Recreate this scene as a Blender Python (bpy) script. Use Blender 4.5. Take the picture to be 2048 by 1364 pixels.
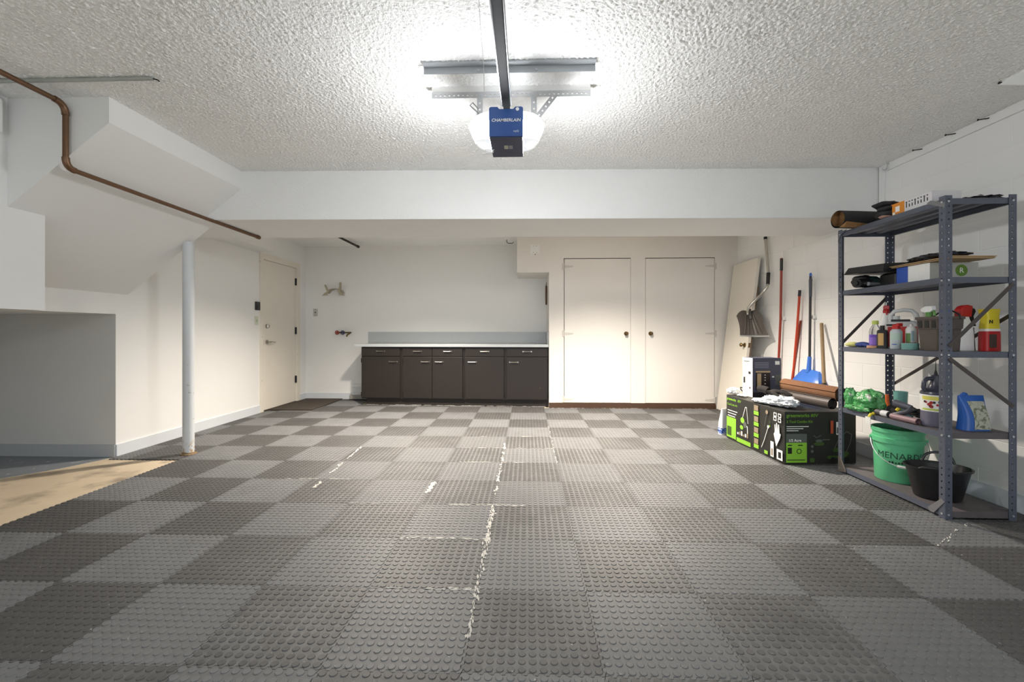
import bpy, math, random
from mathutils import Vector, Matrix, noise
random.seed(7)
for _o in list(bpy.data.objects):
    bpy.data.objects.remove(_o)
sc = bpy.context.scene
COL = sc.collection
PI = math.pi

# ---------------------------------------------------------------- camera
cd = bpy.data.cameras.new('camera')
cam = bpy.data.objects.new('camera', cd)
COL.objects.link(cam)
cam.location = (0, 0, 1.086)
cam.rotation_euler = (PI / 2, 0, 0.033)
cd.sensor_width = 36.0
cd.lens = 892.0 / 2048 * 36.0
cd.shift_y = (663.8 - 682.0) / 2048
cd.clip_start = 0.02
sc.camera = cam

# ---------------------------------------------------------------- world, lights, exposure
w = bpy.data.worlds.new('daylight')
sc.world = w
w.use_nodes = True
bg = w.node_tree.nodes['Background']
bg.inputs[0].default_value = (0.86, 0.93, 1.0, 1)
bg.inputs[1].default_value = 1.9

def lamp(name, kind, loc, power, color, radius=0.05):
    d = bpy.data.lights.new(name, kind)
    d.energy = power
    d.color = color
    d.shadow_soft_size = radius
    o = bpy.data.objects.new(name, d)
    o.location = loc
    COL.objects.link(o)
    return o

pd = bpy.data.lights.new('garage_doorway_portal', 'AREA')
pd.shape = 'RECTANGLE'
pd.size = 5.0
pd.size_y = 2.15
pd.cycles.is_portal = True
po = bpy.data.objects.new('garage_doorway_portal', pd)
po.location = (-0.1, -2.05, 1.08)
po.rotation_euler = (PI / 2, 0, 0)      # faces +Y, into the garage
COL.objects.link(po)

sc.view_settings.view_transform = 'Standard'
sc.view_settings.look = 'None'
sc.view_settings.gamma = 1.0
sc.view_settings.use_curve_mapping = False
sc.view_settings.exposure = 0.64

# ---------------------------------------------------------------- materials
def S(r, g, b):
    def f(c):
        c /= 255.0
        return c / 12.92 if c <= 0.04045 else ((c + 0.055) / 1.055) ** 2.4
    return (f(r), f(g), f(b))

MATS = {}
def M(name, rgb, rough=0.5, metal=0.0, var=0.06, vs=14.0, bump=0.0, bs=180.0, emit=0.0, bd=0.004, trans=0.0, coat=0.0, alpha=1.0):
    if name in MATS:
        return MATS[name]
    m = bpy.data.materials.new(name)
    m.use_nodes = True
    nt = m.node_tree
    b = nt.nodes['Principled BSDF']
    b.inputs['Roughness'].default_value = rough
    b.inputs['Metallic'].default_value = metal
    c = S(*rgb)
    geo = nt.nodes.new('ShaderNodeNewGeometry')
    nz = nt.nodes.new('ShaderNodeTexNoise')
    nz.inputs['Scale'].default_value = vs
    nz.inputs['Detail'].default_value = 5.0
    nt.links.new(geo.outputs['Position'], nz.inputs['Vector'])
    mix = nt.nodes.new('ShaderNodeMix')
    mix.data_type = 'RGBA'
    mix.inputs['A'].default_value = tuple(max(0, x * (1 - var)) for x in c) + (1,)
    mix.inputs['B'].default_value = tuple(min(1, x * (1 + var)) for x in c) + (1,)
    nt.links.new(nz.outputs['Fac'], mix.inputs['Factor'])
    nt.links.new(mix.outputs['Result'], b.inputs['Base Color'])
    if trans:
        b.inputs['Transmission Weight'].default_value = trans
        b.inputs['IOR'].default_value = 1.3
    if coat:
        b.inputs['Coat Weight'].default_value = coat
    if emit:
        b.inputs['Emission Color'].default_value = c + (1,)
        b.inputs['Emission Strength'].default_value = emit
    if bump:
        n2 = nt.nodes.new('ShaderNodeTexNoise')
        n2.inputs['Scale'].default_value = bs
        n2.inputs['Detail'].default_value = 2.0
        nt.links.new(geo.outputs['Position'], n2.inputs['Vector'])
        bp = nt.nodes.new('ShaderNodeBump')
        bp.inputs['Strength'].default_value = bump
        bp.inputs['Distance'].default_value = bd
        nt.links.new(n2.outputs['Fac'], bp.inputs['Height'])
        nt.links.new(bp.outputs['Normal'], b.inputs['Normal'])
    MATS[name] = m
    return m

def wear(m, rgb, lo, hi, scale, zlo=None, zhi=None, axis='Z'):
    """chips and stains of another colour, where a noise passes a threshold (optionally fading along an axis)"""
    nt = m.node_tree
    b = nt.nodes['Principled BSDF']
    src = b.inputs['Base Color'].links[0].from_socket
    geo = nt.nodes.new('ShaderNodeNewGeometry')
    nz = nt.nodes.new('ShaderNodeTexNoise')
    nz.inputs['Scale'].default_value = scale
    nz.inputs['Detail'].default_value = 6.0
    nt.links.new(geo.outputs['Position'], nz.inputs['Vector'])
    mr = nt.nodes.new('ShaderNodeMapRange')
    mr.inputs['From Min'].default_value = lo
    mr.inputs['From Max'].default_value = hi
    nt.links.new(nz.outputs['Fac'], mr.inputs['Value'])
    fac = mr.outputs['Result']
    if zlo is not None:
        sp = nt.nodes.new('ShaderNodeSeparateXYZ')
        nt.links.new(geo.outputs['Position'], sp.inputs[0])
        m2 = nt.nodes.new('ShaderNodeMapRange')
        m2.inputs['From Min'].default_value = zhi
        m2.inputs['From Max'].default_value = zlo
        nt.links.new(sp.outputs[axis], m2.inputs['Value'])
        mu = nt.nodes.new('ShaderNodeMath')
        mu.operation = 'MULTIPLY'
        nt.links.new(fac, mu.inputs[0])
        nt.links.new(m2.outputs['Result'], mu.inputs[1])
        fac = mu.outputs[0]
    mix = nt.nodes.new('ShaderNodeMix')
    mix.data_type = 'RGBA'
    nt.links.new(fac, mix.inputs['Factor'])
    nt.links.new(src, mix.inputs['A'])
    mix.inputs['B'].default_value = S(*rgb) + (1,)
    nt.links.new(mix.outputs['Result'], b.inputs['Base Color'])
    return m

white_wall = M('white_wall_paint', (236, 236, 234), 0.6, var=0.02, vs=3, bump=0.08, bs=260)
block_paint = M('white_block_paint', (236, 236, 234), 0.55, var=0.02, vs=4, bump=0.25, bs=160, bd=0.003)
warm_white = M('warm_white_paint', (228, 224, 218), 0.5, var=0.02, vs=4)
popcorn = M('popcorn_ceiling', (246, 246, 244), 0.9, var=0.03, vs=6, bump=1.0, bs=100, bd=0.006)
orange_peel = M('textured_beam_paint', (232, 232, 230), 0.75, var=0.02, vs=6, bump=0.55, bs=130, bd=0.006)
stair_paint = M('stair_soffit_paint', (232, 232, 230), 0.6, var=0.015, vs=3, bump=0.06, bs=200)
base_blue = M('pale_blue_grey_base', (214, 219, 224), 0.5, var=0.02)
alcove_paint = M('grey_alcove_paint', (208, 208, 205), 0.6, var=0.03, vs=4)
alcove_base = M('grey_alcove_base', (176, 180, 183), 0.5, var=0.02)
concrete = M('bare_concrete', (205, 188, 162), 0.8, var=0.12, vs=5, bump=0.2, bs=60)
wear(concrete, (150, 136, 118), 0.52, 0.7, 3.5)
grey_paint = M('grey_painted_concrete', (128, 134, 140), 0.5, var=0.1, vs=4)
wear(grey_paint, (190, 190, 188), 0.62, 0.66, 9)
driveway_m = M('driveway_concrete', (196, 192, 184), 0.85, var=0.1, vs=2)
black_pl = M('black_plastic', (28, 28, 29), 0.45, var=0.1)
soft_black = M('black_rubber', (38, 38, 38), 0.7, var=0.15, vs=40)
chrome = M('worn_chrome', (190, 186, 178), 0.25, 1.0, var=0.1)
steel = M('galvanised_steel', (200, 202, 204), 0.4, 0.7, var=0.12, vs=40)
copper = M('tarnished_copper', (112, 84, 62), 0.42, 0.6, var=0.2, vs=25)
brass = M('aged_brass', (120, 98, 66), 0.35, 0.9, var=0.2)
wht_pl = M('white_plastic', (236, 236, 234), 0.4, var=0.02)

# ---------------------------------------------------------------- mesh helpers
class MB:
    def __init__(s):
        s.v = []; s.f = []; s.m = []; s.k = 0
    def add(s, vs, fs):
        n = len(s.v)
        s.v += [tuple(p) for p in vs]
        for f in fs:
            s.f.append([i + n for i in f]); s.m.append(s.k)
        return s
    def mat(s, k):
        s.k = k; return s
    def box(s, x0, y0, z0, x1, y1, z1):
        return s.add([(x0,y0,z0),(x1,y0,z0),(x1,y1,z0),(x0,y1,z0),(x0,y0,z1),(x1,y0,z1),(x1,y1,z1),(x0,y1,z1)],
                     [(0,3,2,1),(4,5,6,7),(0,1,5,4),(1,2,6,5),(2,3,7,6),(3,0,4,7)])
    def hexa(s, p):
        """eight corners: bottom ring of four, then top ring"""
        return s.add(p, [(0,3,2,1),(4,5,6,7),(0,1,5,4),(1,2,6,5),(2,3,7,6),(3,0,4,7)])
    def prism(s, pts, a, b, axis='y'):
        n = len(pts)
        def P(p, t):
            if axis == 'y': return (p[0], t, p[1])
            if axis == 'x': return (t, p[0], p[1])
            return (p[0], p[1], t)
        vs = [P(p, a) for p in pts] + [P(p, b) for p in pts]
        fs = [tuple(range(n)), tuple(range(2*n-1, n-1, -1))]
        for i in range(n):
            j = (i + 1) % n
            fs.append((i, i + n, j + n, j))
        return s.add(vs, fs)
    def cyl(s, p0, p1, r0, r1=None, n=12, caps=True):
        r1 = r0 if r1 is None else r1
        p0 = Vector(p0); p1 = Vector(p1)
        d = (p1 - p0).normalized()
        a = d.orthogonal().normalized(); b = d.cross(a)
        vs = []
        for p, r in ((p0, r0), (p1, r1)):
            for i in range(n):
                t = 2*PI*i/n
                vs.append(p + a*math.cos(t)*r + b*math.sin(t)*r)
        fs = [(i, (i+1) % n, n + (i+1) % n, n + i) for i in range(n)]
        if caps:
            fs += [tuple(range(n-1, -1, -1)), tuple(range(n, 2*n))]
        return s.add(vs, fs)
    def tube(s, path, r, n=8, caps=True):
        pts = [Vector(p) for p in path]
        rs = r if isinstance(r, (list, tuple)) else [r]*len(pts)
        vs = []; prev = None
        for i, p in enumerate(pts):
            d = (pts[min(i+1, len(pts)-1)] - pts[max(i-1, 0)]).normalized()
            if prev is None:
                a = d.orthogonal().normalized()
            else:
                a = prev - d*prev.dot(d)
                a = a.normalized() if a.length > 1e-6 else d.orthogonal().normalized()
            prev = a
            b = d.cross(a)
            for k in range(n):
                t = 2*PI*k/n
                vs.append(p + a*math.cos(t)*rs[i] + b*math.sin(t)*rs[i])
        fs = []
        for i in range(len(pts)-1):
            for k in range(n):
                fs.append((i*n+k, i*n+(k+1) % n, (i+1)*n+(k+1) % n, (i+1)*n+k))
        if caps:
            fs += [tuple(range(n-1, -1, -1)), tuple(range((len(pts)-1)*n, len(pts)*n))]
        return s.add(vs, fs)
    def lathe(s, prof, o=(0,0,0), n=24, sx=1.0, sy=1.0, cap0=True, cap1=True):
        vs = []
        for r, z in prof:
            for k in range(n):
                t = 2*PI*k/n
                vs.append((o[0]+r*math.cos(t)*sx, o[1]+r*math.sin(t)*sy, o[2]+z))
        fs = []
        for i in range(len(prof)-1):
            for k in range(n):
                fs.append((i*n+k, i*n+(k+1) % n, (i+1)*n+(k+1) % n, (i+1)*n+k))
        if cap0: fs.append(tuple(range(n-1, -1, -1)))
        if cap1: fs.append(tuple(range((len(prof)-1)*n, len(prof)*n)))
        return s.add(vs, fs)
    def loft(s, rings, close=True, caps=True):
        """rings: list of equal-length point lists"""
        n = len(rings[0]); vs = [p for r in rings for p in r]; fs = []
        for i in range(len(rings)-1):
            for k in range(n if close else n-1):
                fs.append((i*n+k, i*n+(k+1) % n, (i+1)*n+(k+1) % n, (i+1)*n+k))
        if caps and close:
            fs += [tuple(range(n-1, -1, -1)), tuple(range((len(rings)-1)*n, len(rings)*n))]
        return s.add(vs, fs)
    def blob(s, c, r, seed=0, amp=0.18, fr=2.2, nu=22, nv=12, floor=None, p=1.0):
        vs = []
        for j in range(nv+1):
            ph = -PI/2 + PI*j/nv
            for i in range(nu):
                th = 2*PI*i/nu
                d = Vector((math.cos(ph)*math.cos(th), math.cos(ph)*math.sin(th), math.sin(ph)))
                q = 1 + amp*(noise.noise(d*fr + Vector((seed*3.1, seed*1.7, 0)))*1.6 + 0.5*noise.noise(d*fr*2.7 + Vector((0, seed*2.3, 5))))
                x = c[0] + r[0]*d.x*q; y = c[1] + r[1]*d.y*q; z = c[2] + r[2]*d.z*q
                if floor is not None: z = max(z, floor)
                vs.append((x, y, z))
        fs = []
        for j in range(nv):
            for i in range(nu):
                fs.append((j*nu+i, j*nu+(i+1) % nu, (j+1)*nu+(i+1) % nu, (j+1)*nu+i))
        return s.add(vs, fs)
    def perf(s, o, du, dv, nrm, L, W, pitch, hole, th=0.0025, off=0.5):
        """a perforated strip: length L along du, width W along dv, one row of square holes"""
        o = Vector(o); du = Vector(du); dv = Vector(dv); nv = Vector(nrm)*th
        n = max(1, int(L/pitch)); us = [0.0]
        st = (L - (n-1)*pitch)/2
        for i in range(n):
            us += [st + i*pitch - hole/2, st + i*pitch + hole/2]
        us.append(L)
        ws = [0, W*off - hole/2, W*off + hole/2, W]
        for side in (0, 1):
            base = [[o + du*u + dv*x + nv*side for x in ws] for u in us]
            nn = len(s.v)
            s.v += [tuple(p) for r in base for p in r]
            for i in range(len(us)-1):
                for j in range(3):
                    if i % 2 == 1 and j == 1: continue
                    q = [nn+i*4+j, nn+i*4+j+1, nn+(i+1)*4+j+1, nn+(i+1)*4+j]
                    s.f.append(q if side else q[::-1]); s.m.append(s.k)
        return s
    def build(s, name, mats, parent=None, smooth=False, bevel=0.0, seg=2, rel=False):
        me = bpy.data.meshes.new(name)
        vs = s.v
        if parent is not None and not rel:
            mw = parent.get('_inv')
            l = Vector(parent['_o']) if '_o' in parent else Vector((0,0,0))
            vs = [(p[0]-l.x, p[1]-l.y, p[2]-l.z) for p in vs]
        me.from_pydata(vs, [], s.f)
        if not isinstance(mats, (list, tuple)): mats = [mats]
        for m in mats: me.materials.append(m)
        me.polygons.foreach_set('material_index', s.m)
        if smooth:
            me.polygons.foreach_set('use_smooth', [True]*len(me.polygons))
        me.update()
        o = bpy.data.objects.new(name, me)
        COL.objects.link(o)
        if smooth:
            md = o.modifiers.new('edges', 'EDGE_SPLIT'); md.split_angle = math.radians(38)
        if bevel:
            md = o.modifiers.new('bevel', 'BEVEL'); md.width = bevel; md.segments = seg; md.limit_method = 'ANGLE'
        if parent is not None:
            o.parent = parent
            if '_o' in parent: o['_o'] = tuple(parent['_o'])
        return o

ROOTS = []
def tag(o, label, cat, group=None):
    o['label'] = label; o['category'] = cat
    if group: o['group'] = group
    return o
def thing(name, label, cat, loc, rz=0.0, group=None):
    """Empty at the base; parts with rel=True are in its local frame, others in world coordinates (rz must be 0)"""
    o = bpy.data.objects.new(name, None)
    o.empty_display_size = 0.05
    COL.objects.link(o)
    o.location = loc; o.rotation_euler = (0, 0, rz)
    o['_o'] = tuple(loc)
    ROOTS.append(o)
    return tag(o, label, cat, group)
def struct(o, label=None):
    o['kind'] = 'structure'
    if label: o['label'] = label
    return o
def B(x0, y0, z0, x1, y1, z1):
    return MB().box(x0, y0, z0, x1, y1, z1)
def text(name, body, size, org, xd, yd, mat, parent, bold=0.0, align='LEFT', rel=False, ext=0.0004, shear=0.0, sx=1.0):
    cu = bpy.data.curves.new(name, 'FONT')
    cu.body = body; cu.size = size; cu.extrude = ext; cu.offset = bold; cu.align_x = align; cu.shear = shear
    cu.resolution_u = 2
    t = bpy.data.objects.new(name, cu)
    COL.objects.link(t)
    dg = bpy.context.evaluated_depsgraph_get()
    me = bpy.data.meshes.new_from_object(t.evaluated_get(dg))
    bpy.data.objects.remove(t)
    xd = Vector(xd).normalized(); yd = Vector(yd).normalized(); zd = xd.cross(yd)
    o0 = Vector(org)
    if parent is not None and not rel and '_o' in parent: o0 = o0 - Vector(parent['_o'])
    for v in me.vertices:
        c = v.co.copy()
        v.co = o0 + xd*c.x*sx + yd*c.y + zd*(c.z + ext)
    me.materials.clear(); me.materials.append(mat)
    o = bpy.data.objects.new(name, me)
    COL.objects.link(o)
    o.parent = parent
    return o
def copy_tree(o, parent=None):
    c = o.copy(); COL.objects.link(c); c.parent = parent
    for ch in list(o.children): copy_tree(ch, c)
    return c

XL, XR, YB, ZC = -3.59, 2.97, 7.13, 2.47
YF = -2.0
# ================================================================ SETTING
floor = struct(MB().box(-5.3, YF, -0.16, XR+0.2, YB+0.1, -0.009).build('floor', concrete), 'bare beige concrete garage floor under the rubber tiles')
struct(B(-7, -9, -0.2, 7, YF, -0.02).build('driveway', driveway_m), 'concrete driveway outside the garage opening')

ceil = struct(B(-5.3, YF-0.12, ZC, XR+0.2, YB+0.1, ZC+0.1).build('ceiling', popcorn), 'white popcorn textured ceiling')
import numpy as np
def popcorn_relief(x0, x1, y0, y1, step, amp, seed):
    """sprayed popcorn lumps as real relief under the ceiling board"""
    nx = int((x1-x0)/step)+1; ny = int((y1-y0)/step)+1
    r = np.random.default_rng(seed).standard_normal((ny, nx))
    fy = np.fft.fftfreq(ny, step)[:, None]; fx = np.fft.fftfreq(nx, step)[None, :]
    k = np.hypot(fx, fy)
    flt = np.exp(-((k-42.0)/26.0)**2)                      # lumps about 2 cm apart
    h = np.real(np.fft.ifft2(np.fft.fft2(r)*flt)); h /= h.std()
    h = np.clip(h + 0.3, 0, 2.6)*amp
    X, Y = np.meshgrid(np.linspace(x0, x1, nx), np.linspace(y0, y1, ny))
    co = np.stack([X, Y, ZC - 0.0003 - h], -1).reshape(-1, 3).astype(np.float32)
    i = (np.arange(ny-1)[:, None]*nx + np.arange(nx-1)[None, :]).ravel()
    q = np.stack([i, i+nx, i+nx+1, i+1], -1).astype(np.int32)
    me = bpy.data.meshes.new('popcorn_relief')
    me.vertices.add(len(co)); me.vertices.foreach_set('co', co.ravel())
    me.loops.add(q.size); me.loops.foreach_set('vertex_index', q.ravel())
    me.polygons.add(len(q)); me.polygons.foreach_set('loop_start', np.arange(0, q.size, 4, dtype=np.int32))
    me.polygons.foreach_set('use_smooth', np.ones(len(q), dtype=bool))
    me.update(calc_edges=True); me.validate()
    me.materials.append(popcorn)
    o = bpy.data.objects.new('popcorn_relief', me); COL.objects.link(o); o.parent = ceil; o['kind'] = 'stuff'
popcorn_relief(-3.06, XR-0.02, 0.7, 3.84, 0.0065, 0.0029, 4)
# dropped beam (duct soffit) across the garage, set a hair off square
beam = MB().hexa([(XL,3.735,2.05),(XR,3.855,2.05),(XR,4.57,2.05),(XL,4.47,2.05),
                  (XL,3.735,ZC),(XR,3.855,ZC),(XR,4.57,ZC),(XL,4.47,ZC)])
struct(beam.build('ceiling_beam', orange_peel), 'wide white boxed beam dropped below the ceiling')
struct(B(XL, 4.47, 2.15, -3.32, 5.80, ZC).build('trim_1', orange_peel), 'short boxed soffit along the left wall behind the beam')

# left wall, with the door opening and the low alcove opening
wl = MB()
wl.box(XL-0.12, 3.784, -0.009, XL, 5.925, ZC).box(XL-0.12, 6.875, -0.009, XL, YB, ZC).box(XL-0.12, 5.925, 2.11, XL, 6.875, ZC)
wl.box(XL-0.12, YF, 1.242, XL, 3.784, ZC).box(XL-0.12, YF, -0.009, XL, 1.2, 1.242)
struct(wl.build('wall_left', white_wall), 'white painted left wall with the side door')
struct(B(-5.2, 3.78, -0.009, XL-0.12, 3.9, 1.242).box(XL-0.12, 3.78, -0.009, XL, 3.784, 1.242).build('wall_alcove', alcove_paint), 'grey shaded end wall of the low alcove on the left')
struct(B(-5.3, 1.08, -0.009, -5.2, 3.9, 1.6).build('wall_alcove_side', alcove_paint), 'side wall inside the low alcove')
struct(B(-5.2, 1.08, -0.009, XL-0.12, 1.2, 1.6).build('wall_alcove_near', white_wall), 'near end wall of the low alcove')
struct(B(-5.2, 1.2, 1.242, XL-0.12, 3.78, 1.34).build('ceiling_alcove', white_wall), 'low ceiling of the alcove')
# painted floor patch with a slanted edge against the bare concrete
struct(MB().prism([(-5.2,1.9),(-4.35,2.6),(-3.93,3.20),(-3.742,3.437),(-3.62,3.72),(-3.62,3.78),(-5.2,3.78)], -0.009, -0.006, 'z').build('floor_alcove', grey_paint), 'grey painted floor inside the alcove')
# boxed stair: landing box and sloping underside
struct(B(XL, YF, 1.223, -3.072, 2.746, ZC).build('trim_2', stair_paint), 'white boxed stair landing at the left edge')
ss = MB().prism([(-2.452,ZC),(-2.452,2.315),(XL,1.42),(XL,ZC)], 2.54, 3.90, 'y')
struct(ss.build('trim_3', stair_paint), 'boxed white underside of the staircase sloping down to the left wall')
# back wall, right wall core, front wall with garage opening
struct(B(XL-0.12, YB, -0.009, XR+0.2, YB+0.12, ZC).build('wall_back', white_wall), 'white back wall')
wall_r = struct(B(XR+0.0018, YF, -0.009, XR+0.2, YB, ZC).build('wall_right', block_paint), 'white painted concrete block right wall')
wf = MB().box(-5.3, YF-0.12, -0.02, -2.6, YF, ZC).box(2.4, YF-0.12, -0.02, XR+0.2, YF, ZC).box(-2.6, YF-0.12, 2.15, 2.4, YF, ZC)
struct(wf.build('wall_front', white_wall), 'front wall around the open garage doorway')
# concrete blocks, running bond, each its own piece proud of the joints
bw, bh, jt = 0.4064, 0.2032, 0.004
def block_mesh(y0, y1, z0, z1):
    m = MB(); e = 0.0020; t = 0.006
    x = XR
    m.loft([[(x+t,y0,z0),(x+t,y1,z0),(x+t,y1,z1),(x+t,y0,z1)][::-1],
            [(x+e*0.6,y0,z0),(x+e*0.6,y1,z0),(x+e*0.6,y1,z1),(x+e*0.6,y0,z1)][::-1],
            [(x,y0+e,z0+e),(x,y1-e,z0+e),(x,y1-e,z1-e),(x,y0+e,z1-e)][::-1]])
    return m
full_me = None
for r in range(12):
    z0 = r*bh - 0.009 + jt/2; z1 = min((r+1)*bh - 0.009 - jt/2, ZC-0.001)
    y = 1.0 + (bw/2 if r % 2 else 0.0)
    while y < YB - 0.05:
        y1 = min(y + bw, YB - 0.001)
        if y1 - y > 0.06:
            if y1 - y > bw - 1e-4 and full_me is not None and r < 11:
                o = bpy.data.objects.new('block', full_me); COL.objects.link(o)
                o.location = (0, y - full_y, z0 - full_z)
            else:
                o = block_mesh(y + jt/2, y1 - jt/2, z0, z1).build('block', block_paint)
                if y1 - y > bw - 1e-4 and full_me is None:
                    full_me = o.data; full_y = y; full_z = z0
            o.parent = wall_r
        y += bw
# ledger board and corner strip along the top of the right wall
struct(B(XR-0.018, 1.2, 2.41, XR-0.0005, 3.80, ZC-0.001).build('trim_4', white_wall), 'white ledger board along the top of the right wall')
struct(B(XR-0.014, 3.79, 1.0, XR-0.0005, 3.845, ZC-0.001).build('trim_5', white_wall), 'narrow white corner strip beside the beam')
# closet
cl = MB()
YK = 6.40
cl.box(0.319, YK, -0.004, 0.531, YK+0.05, ZC).box(1.479, YK, -0.004, 1.686, YK+0.05, ZC).box(2.658, YK, -0.004, XR-0.001, YK+0.05, ZC)
cl.box(0.531, YK, 2.140, 1.479, YK+0.05, ZC).box(1.686, YK, 2.140, 2.658, YK+0.05, ZC)
cl.box(0.531, YK, -0.004, 1.479, YK+0.05, 0.074).box(1.686, YK, -0.004, 2.658, YK+0.05, 0.074)
cl.box(0.319, YK+0.05, -0.004, 0.36, YB, ZC)
struct(cl.build('wall_closet', warm_white), 'off white closet front beside the counter')
cb = MB().box(-0.139, YK, 1.94, 0.3185, YB, ZC)
struct(cb.build('trim_6', warm_white), 'boxed duct soffit over the counter beside the closet')
brown_base = M('dark_brown_base_paint', (74, 52, 36), 0.5, var=0.15)
struct(B(0.3195, YK-0.016, -0.003, 2.665, YK-0.0005, 0.074).build('baseboard_closet', brown_base), 'dark brown baseboard under the closet doors')
def strap_hinge(parent, x, z, d):
    h = MB().box(min(x, x-d*0.03), YK-0.006, z-0.045, max(x, x-d*0.03), YK-0.0006, z+0.045)
    h.cyl((x, YK-0.008, z-0.045), (x, YK-0.008, z+0.045), 0.006, n=8)
    h.prism([(x, z-0.02), (x+d*0.13, z-0.008), (x+d*0.13, z+0.008), (x, z+0.02)], YK-0.007, YK-0.003, 'y')
    return h.build('strap_hinge', M('painted_hinge', (204, 200, 194), 0.45), parent)
for nm, x0, x1, kx, lab in (('door_2', 0.535, 1.475, 1.413, 'plain off white closet door with strap hinges on its left edge'), ('door_3', 1.690, 2.654, 1.758, 'plain off white closet door with strap hinges on its right edge')):
    d = struct(B(x0 + (0.004 if nm == 'door_2' else 0), YK-0.003, 0.078, x1 - (0.004 if nm == 'door_3' else 0), YK+0.035, 2.129).build(nm, warm_white), lab)
    k = MB().cyl((kx, YK-0.003, 1.063), (kx, YK-0.012, 1.063), 0.030, 0.028, 16).cyl((kx, YK-0.012, 1.063), (kx, YK-0.035, 1.063), 0.012, n=10)
    k.cyl((kx, YK-0.035, 1.063), (kx, YK-0.05, 1.063), 0.020, 0.026, 14).cyl((kx, YK-0.05, 1.063), (kx, YK-0.062, 1.063), 0.026, 0.014, 14)
    k.build('knob', brass, d, smooth=True)
    for z in (2.02, 1.063, 0.125):
        if nm == 'door_2': strap_hinge(d, x0, z, 1)
        else: strap_hinge(d, x1, z, -1)
# baseboards
struct(B(XL, 3.78, -0.005, XL+0.012, 5.875, 0.10).build('baseboard_left', base_blue), 'pale grey baseboard along the left wall')
struct(B(XL, 6.93, 0.0, XL+0.012, YB, 0.10).build('baseboard_left_corner', base_blue), 'short pale grey baseboard between the side door and the back corner')
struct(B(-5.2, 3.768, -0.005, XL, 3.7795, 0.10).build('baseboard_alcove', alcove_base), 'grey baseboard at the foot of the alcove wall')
struct(B(XL+0.012, YB-0.012, 0.0, -2.45, YB-0.0005, 0.10).build('baseboard_back', base_blue), 'pale grey baseboard on the back wall')
struct(B(XR-0.012, 1.0, -0.004, XR-0.0005, 6.38, 0.105).build('baseboard_right', base_blue), 'pale grey baseboard along the block wall')

# ---------------------------------------------------------------- rubber floor tiles
def tile_mat(name, rgb, dustamt, rough):
    m = M(name, rgb, rough, var=0.20, vs=5, bump=0.15, bs=300, bd=0.002)
    nt = m.node_tree
    b = nt.nodes['Principled BSDF']
    src = b.inputs['Base Color'].links[0].from_socket
    geo = nt.nodes.new('ShaderNodeNewGeometry')
    sp = nt.nodes.new('ShaderNodeSeparateXYZ')
    nt.links.new(geo.outputs['Position'], sp.inputs[0])
    def math_(op, a, bb=None, clamp=False):
        n = nt.nodes.new('ShaderNodeMath'); n.operation = op; n.use_clamp = clamp
        for i, x in enumerate((a, bb)):
            if x is None: continue
            if isinstance(x, (int, float)): n.inputs[i].default_value = x
            else: nt.links.new(x, n.inputs[i])
        return n.outputs[0]
    def rng(v, a, bb, c, d):
        n = nt.nodes.new('ShaderNodeMapRange'); n.interpolation_type = 'SMOOTHSTEP'
        nt.links.new(v, n.inputs['Value'])
        for k, x in zip(('From Min', 'From Max', 'To Min', 'To Max'), (a, bb, c, d)): n.inputs[k].default_value = x
        return n.outputs['Result']
    def nz(scale, det=5):
        n = nt.nodes.new('ShaderNodeTexNoise'); n.inputs['Scale'].default_value = scale; n.inputs['Detail'].default_value = det
        nt.links.new(geo.outputs['Position'], n.inputs['Vector']); return n.outputs['Fac']
    # the trampled middle of the garage is dusty, the sides are clean
    cx = math_('ABSOLUTE', math_('SUBTRACT', sp.outputs['X'], math_('ADD', 0.05, math_('MULTIPLY', sp.outputs['Y'], -0.02))))
    mask = math_('MULTIPLY', rng(cx, 0.9, 2.0, 1, 0), rng(sp.outputs['Y'], 4.2, 5.4, 1, 0.15))
    n1 = rng(nz(3.2), 0.30, 0.62, 0.35, 1)
    n2 = rng(nz(34, 6), 0.45, 0.7, 0, 1)
    dust = math_('MULTIPLY', mask, math_('ADD', math_('MULTIPLY', n1, 0.8), math_('MULTIPLY', n2, 0.35)))
    dust = math_('MULTIPLY', dust, dustamt, True)
    mix = nt.nodes.new('ShaderNodeMix'); mix.data_type = 'RGBA'
    nt.links.new(dust, mix.inputs['Factor']); nt.links.new(src, mix.inputs['A'])
    mix.inputs['B'].default_value = S(114, 114, 113) + (1,)
    # scuffs and pale scraps of grit
    sc2 = rng(nz(55, 3), 0.70, 0.74, 0, 0.6)
    mix2 = nt.nodes.new('ShaderNodeMix'); mix2.data_type = 'RGBA'
    nt.links.new(sc2, mix2.inputs['Factor']); nt.links.new(mix.outputs['Result'], mix2.inputs['A'])
    mix2.inputs['B'].default_value = S(190, 188, 182) + (1,)
    # each tile a touch lighter or darker
    oi = nt.nodes.new('ShaderNodeObjectInfo')
    hsv = nt.nodes.new('ShaderNodeHueSaturation')
    nt.links.new(math_('ADD', 0.93, math_('MULTIPLY', oi.outputs['Random'], 0.14)), hsv.inputs['Value'])
    nt.links.new(mix2.outputs['Result'], hsv.inputs['Color'])
    nt.links.new(hsv.outputs['Color'], b.inputs['Base Color'])
    return m
T_L = tile_mat('light_grey_rubber', (108, 109, 110), 0.65, 0.55)
T_D = tile_mat('charcoal_rubber', (77, 76, 75), 1.0, 0.55)
C_L = tile_mat('light_grey_rubber_stud', (108, 109, 110), 0.45, 0.5)
C_D = tile_mat('charcoal_rubber_stud', (74, 73, 72), 0.42, 0.5)
TW = 0.4572; X0 = -0.209; Y0 = 1.4142
NT, AMP = 13, 0.005
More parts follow.
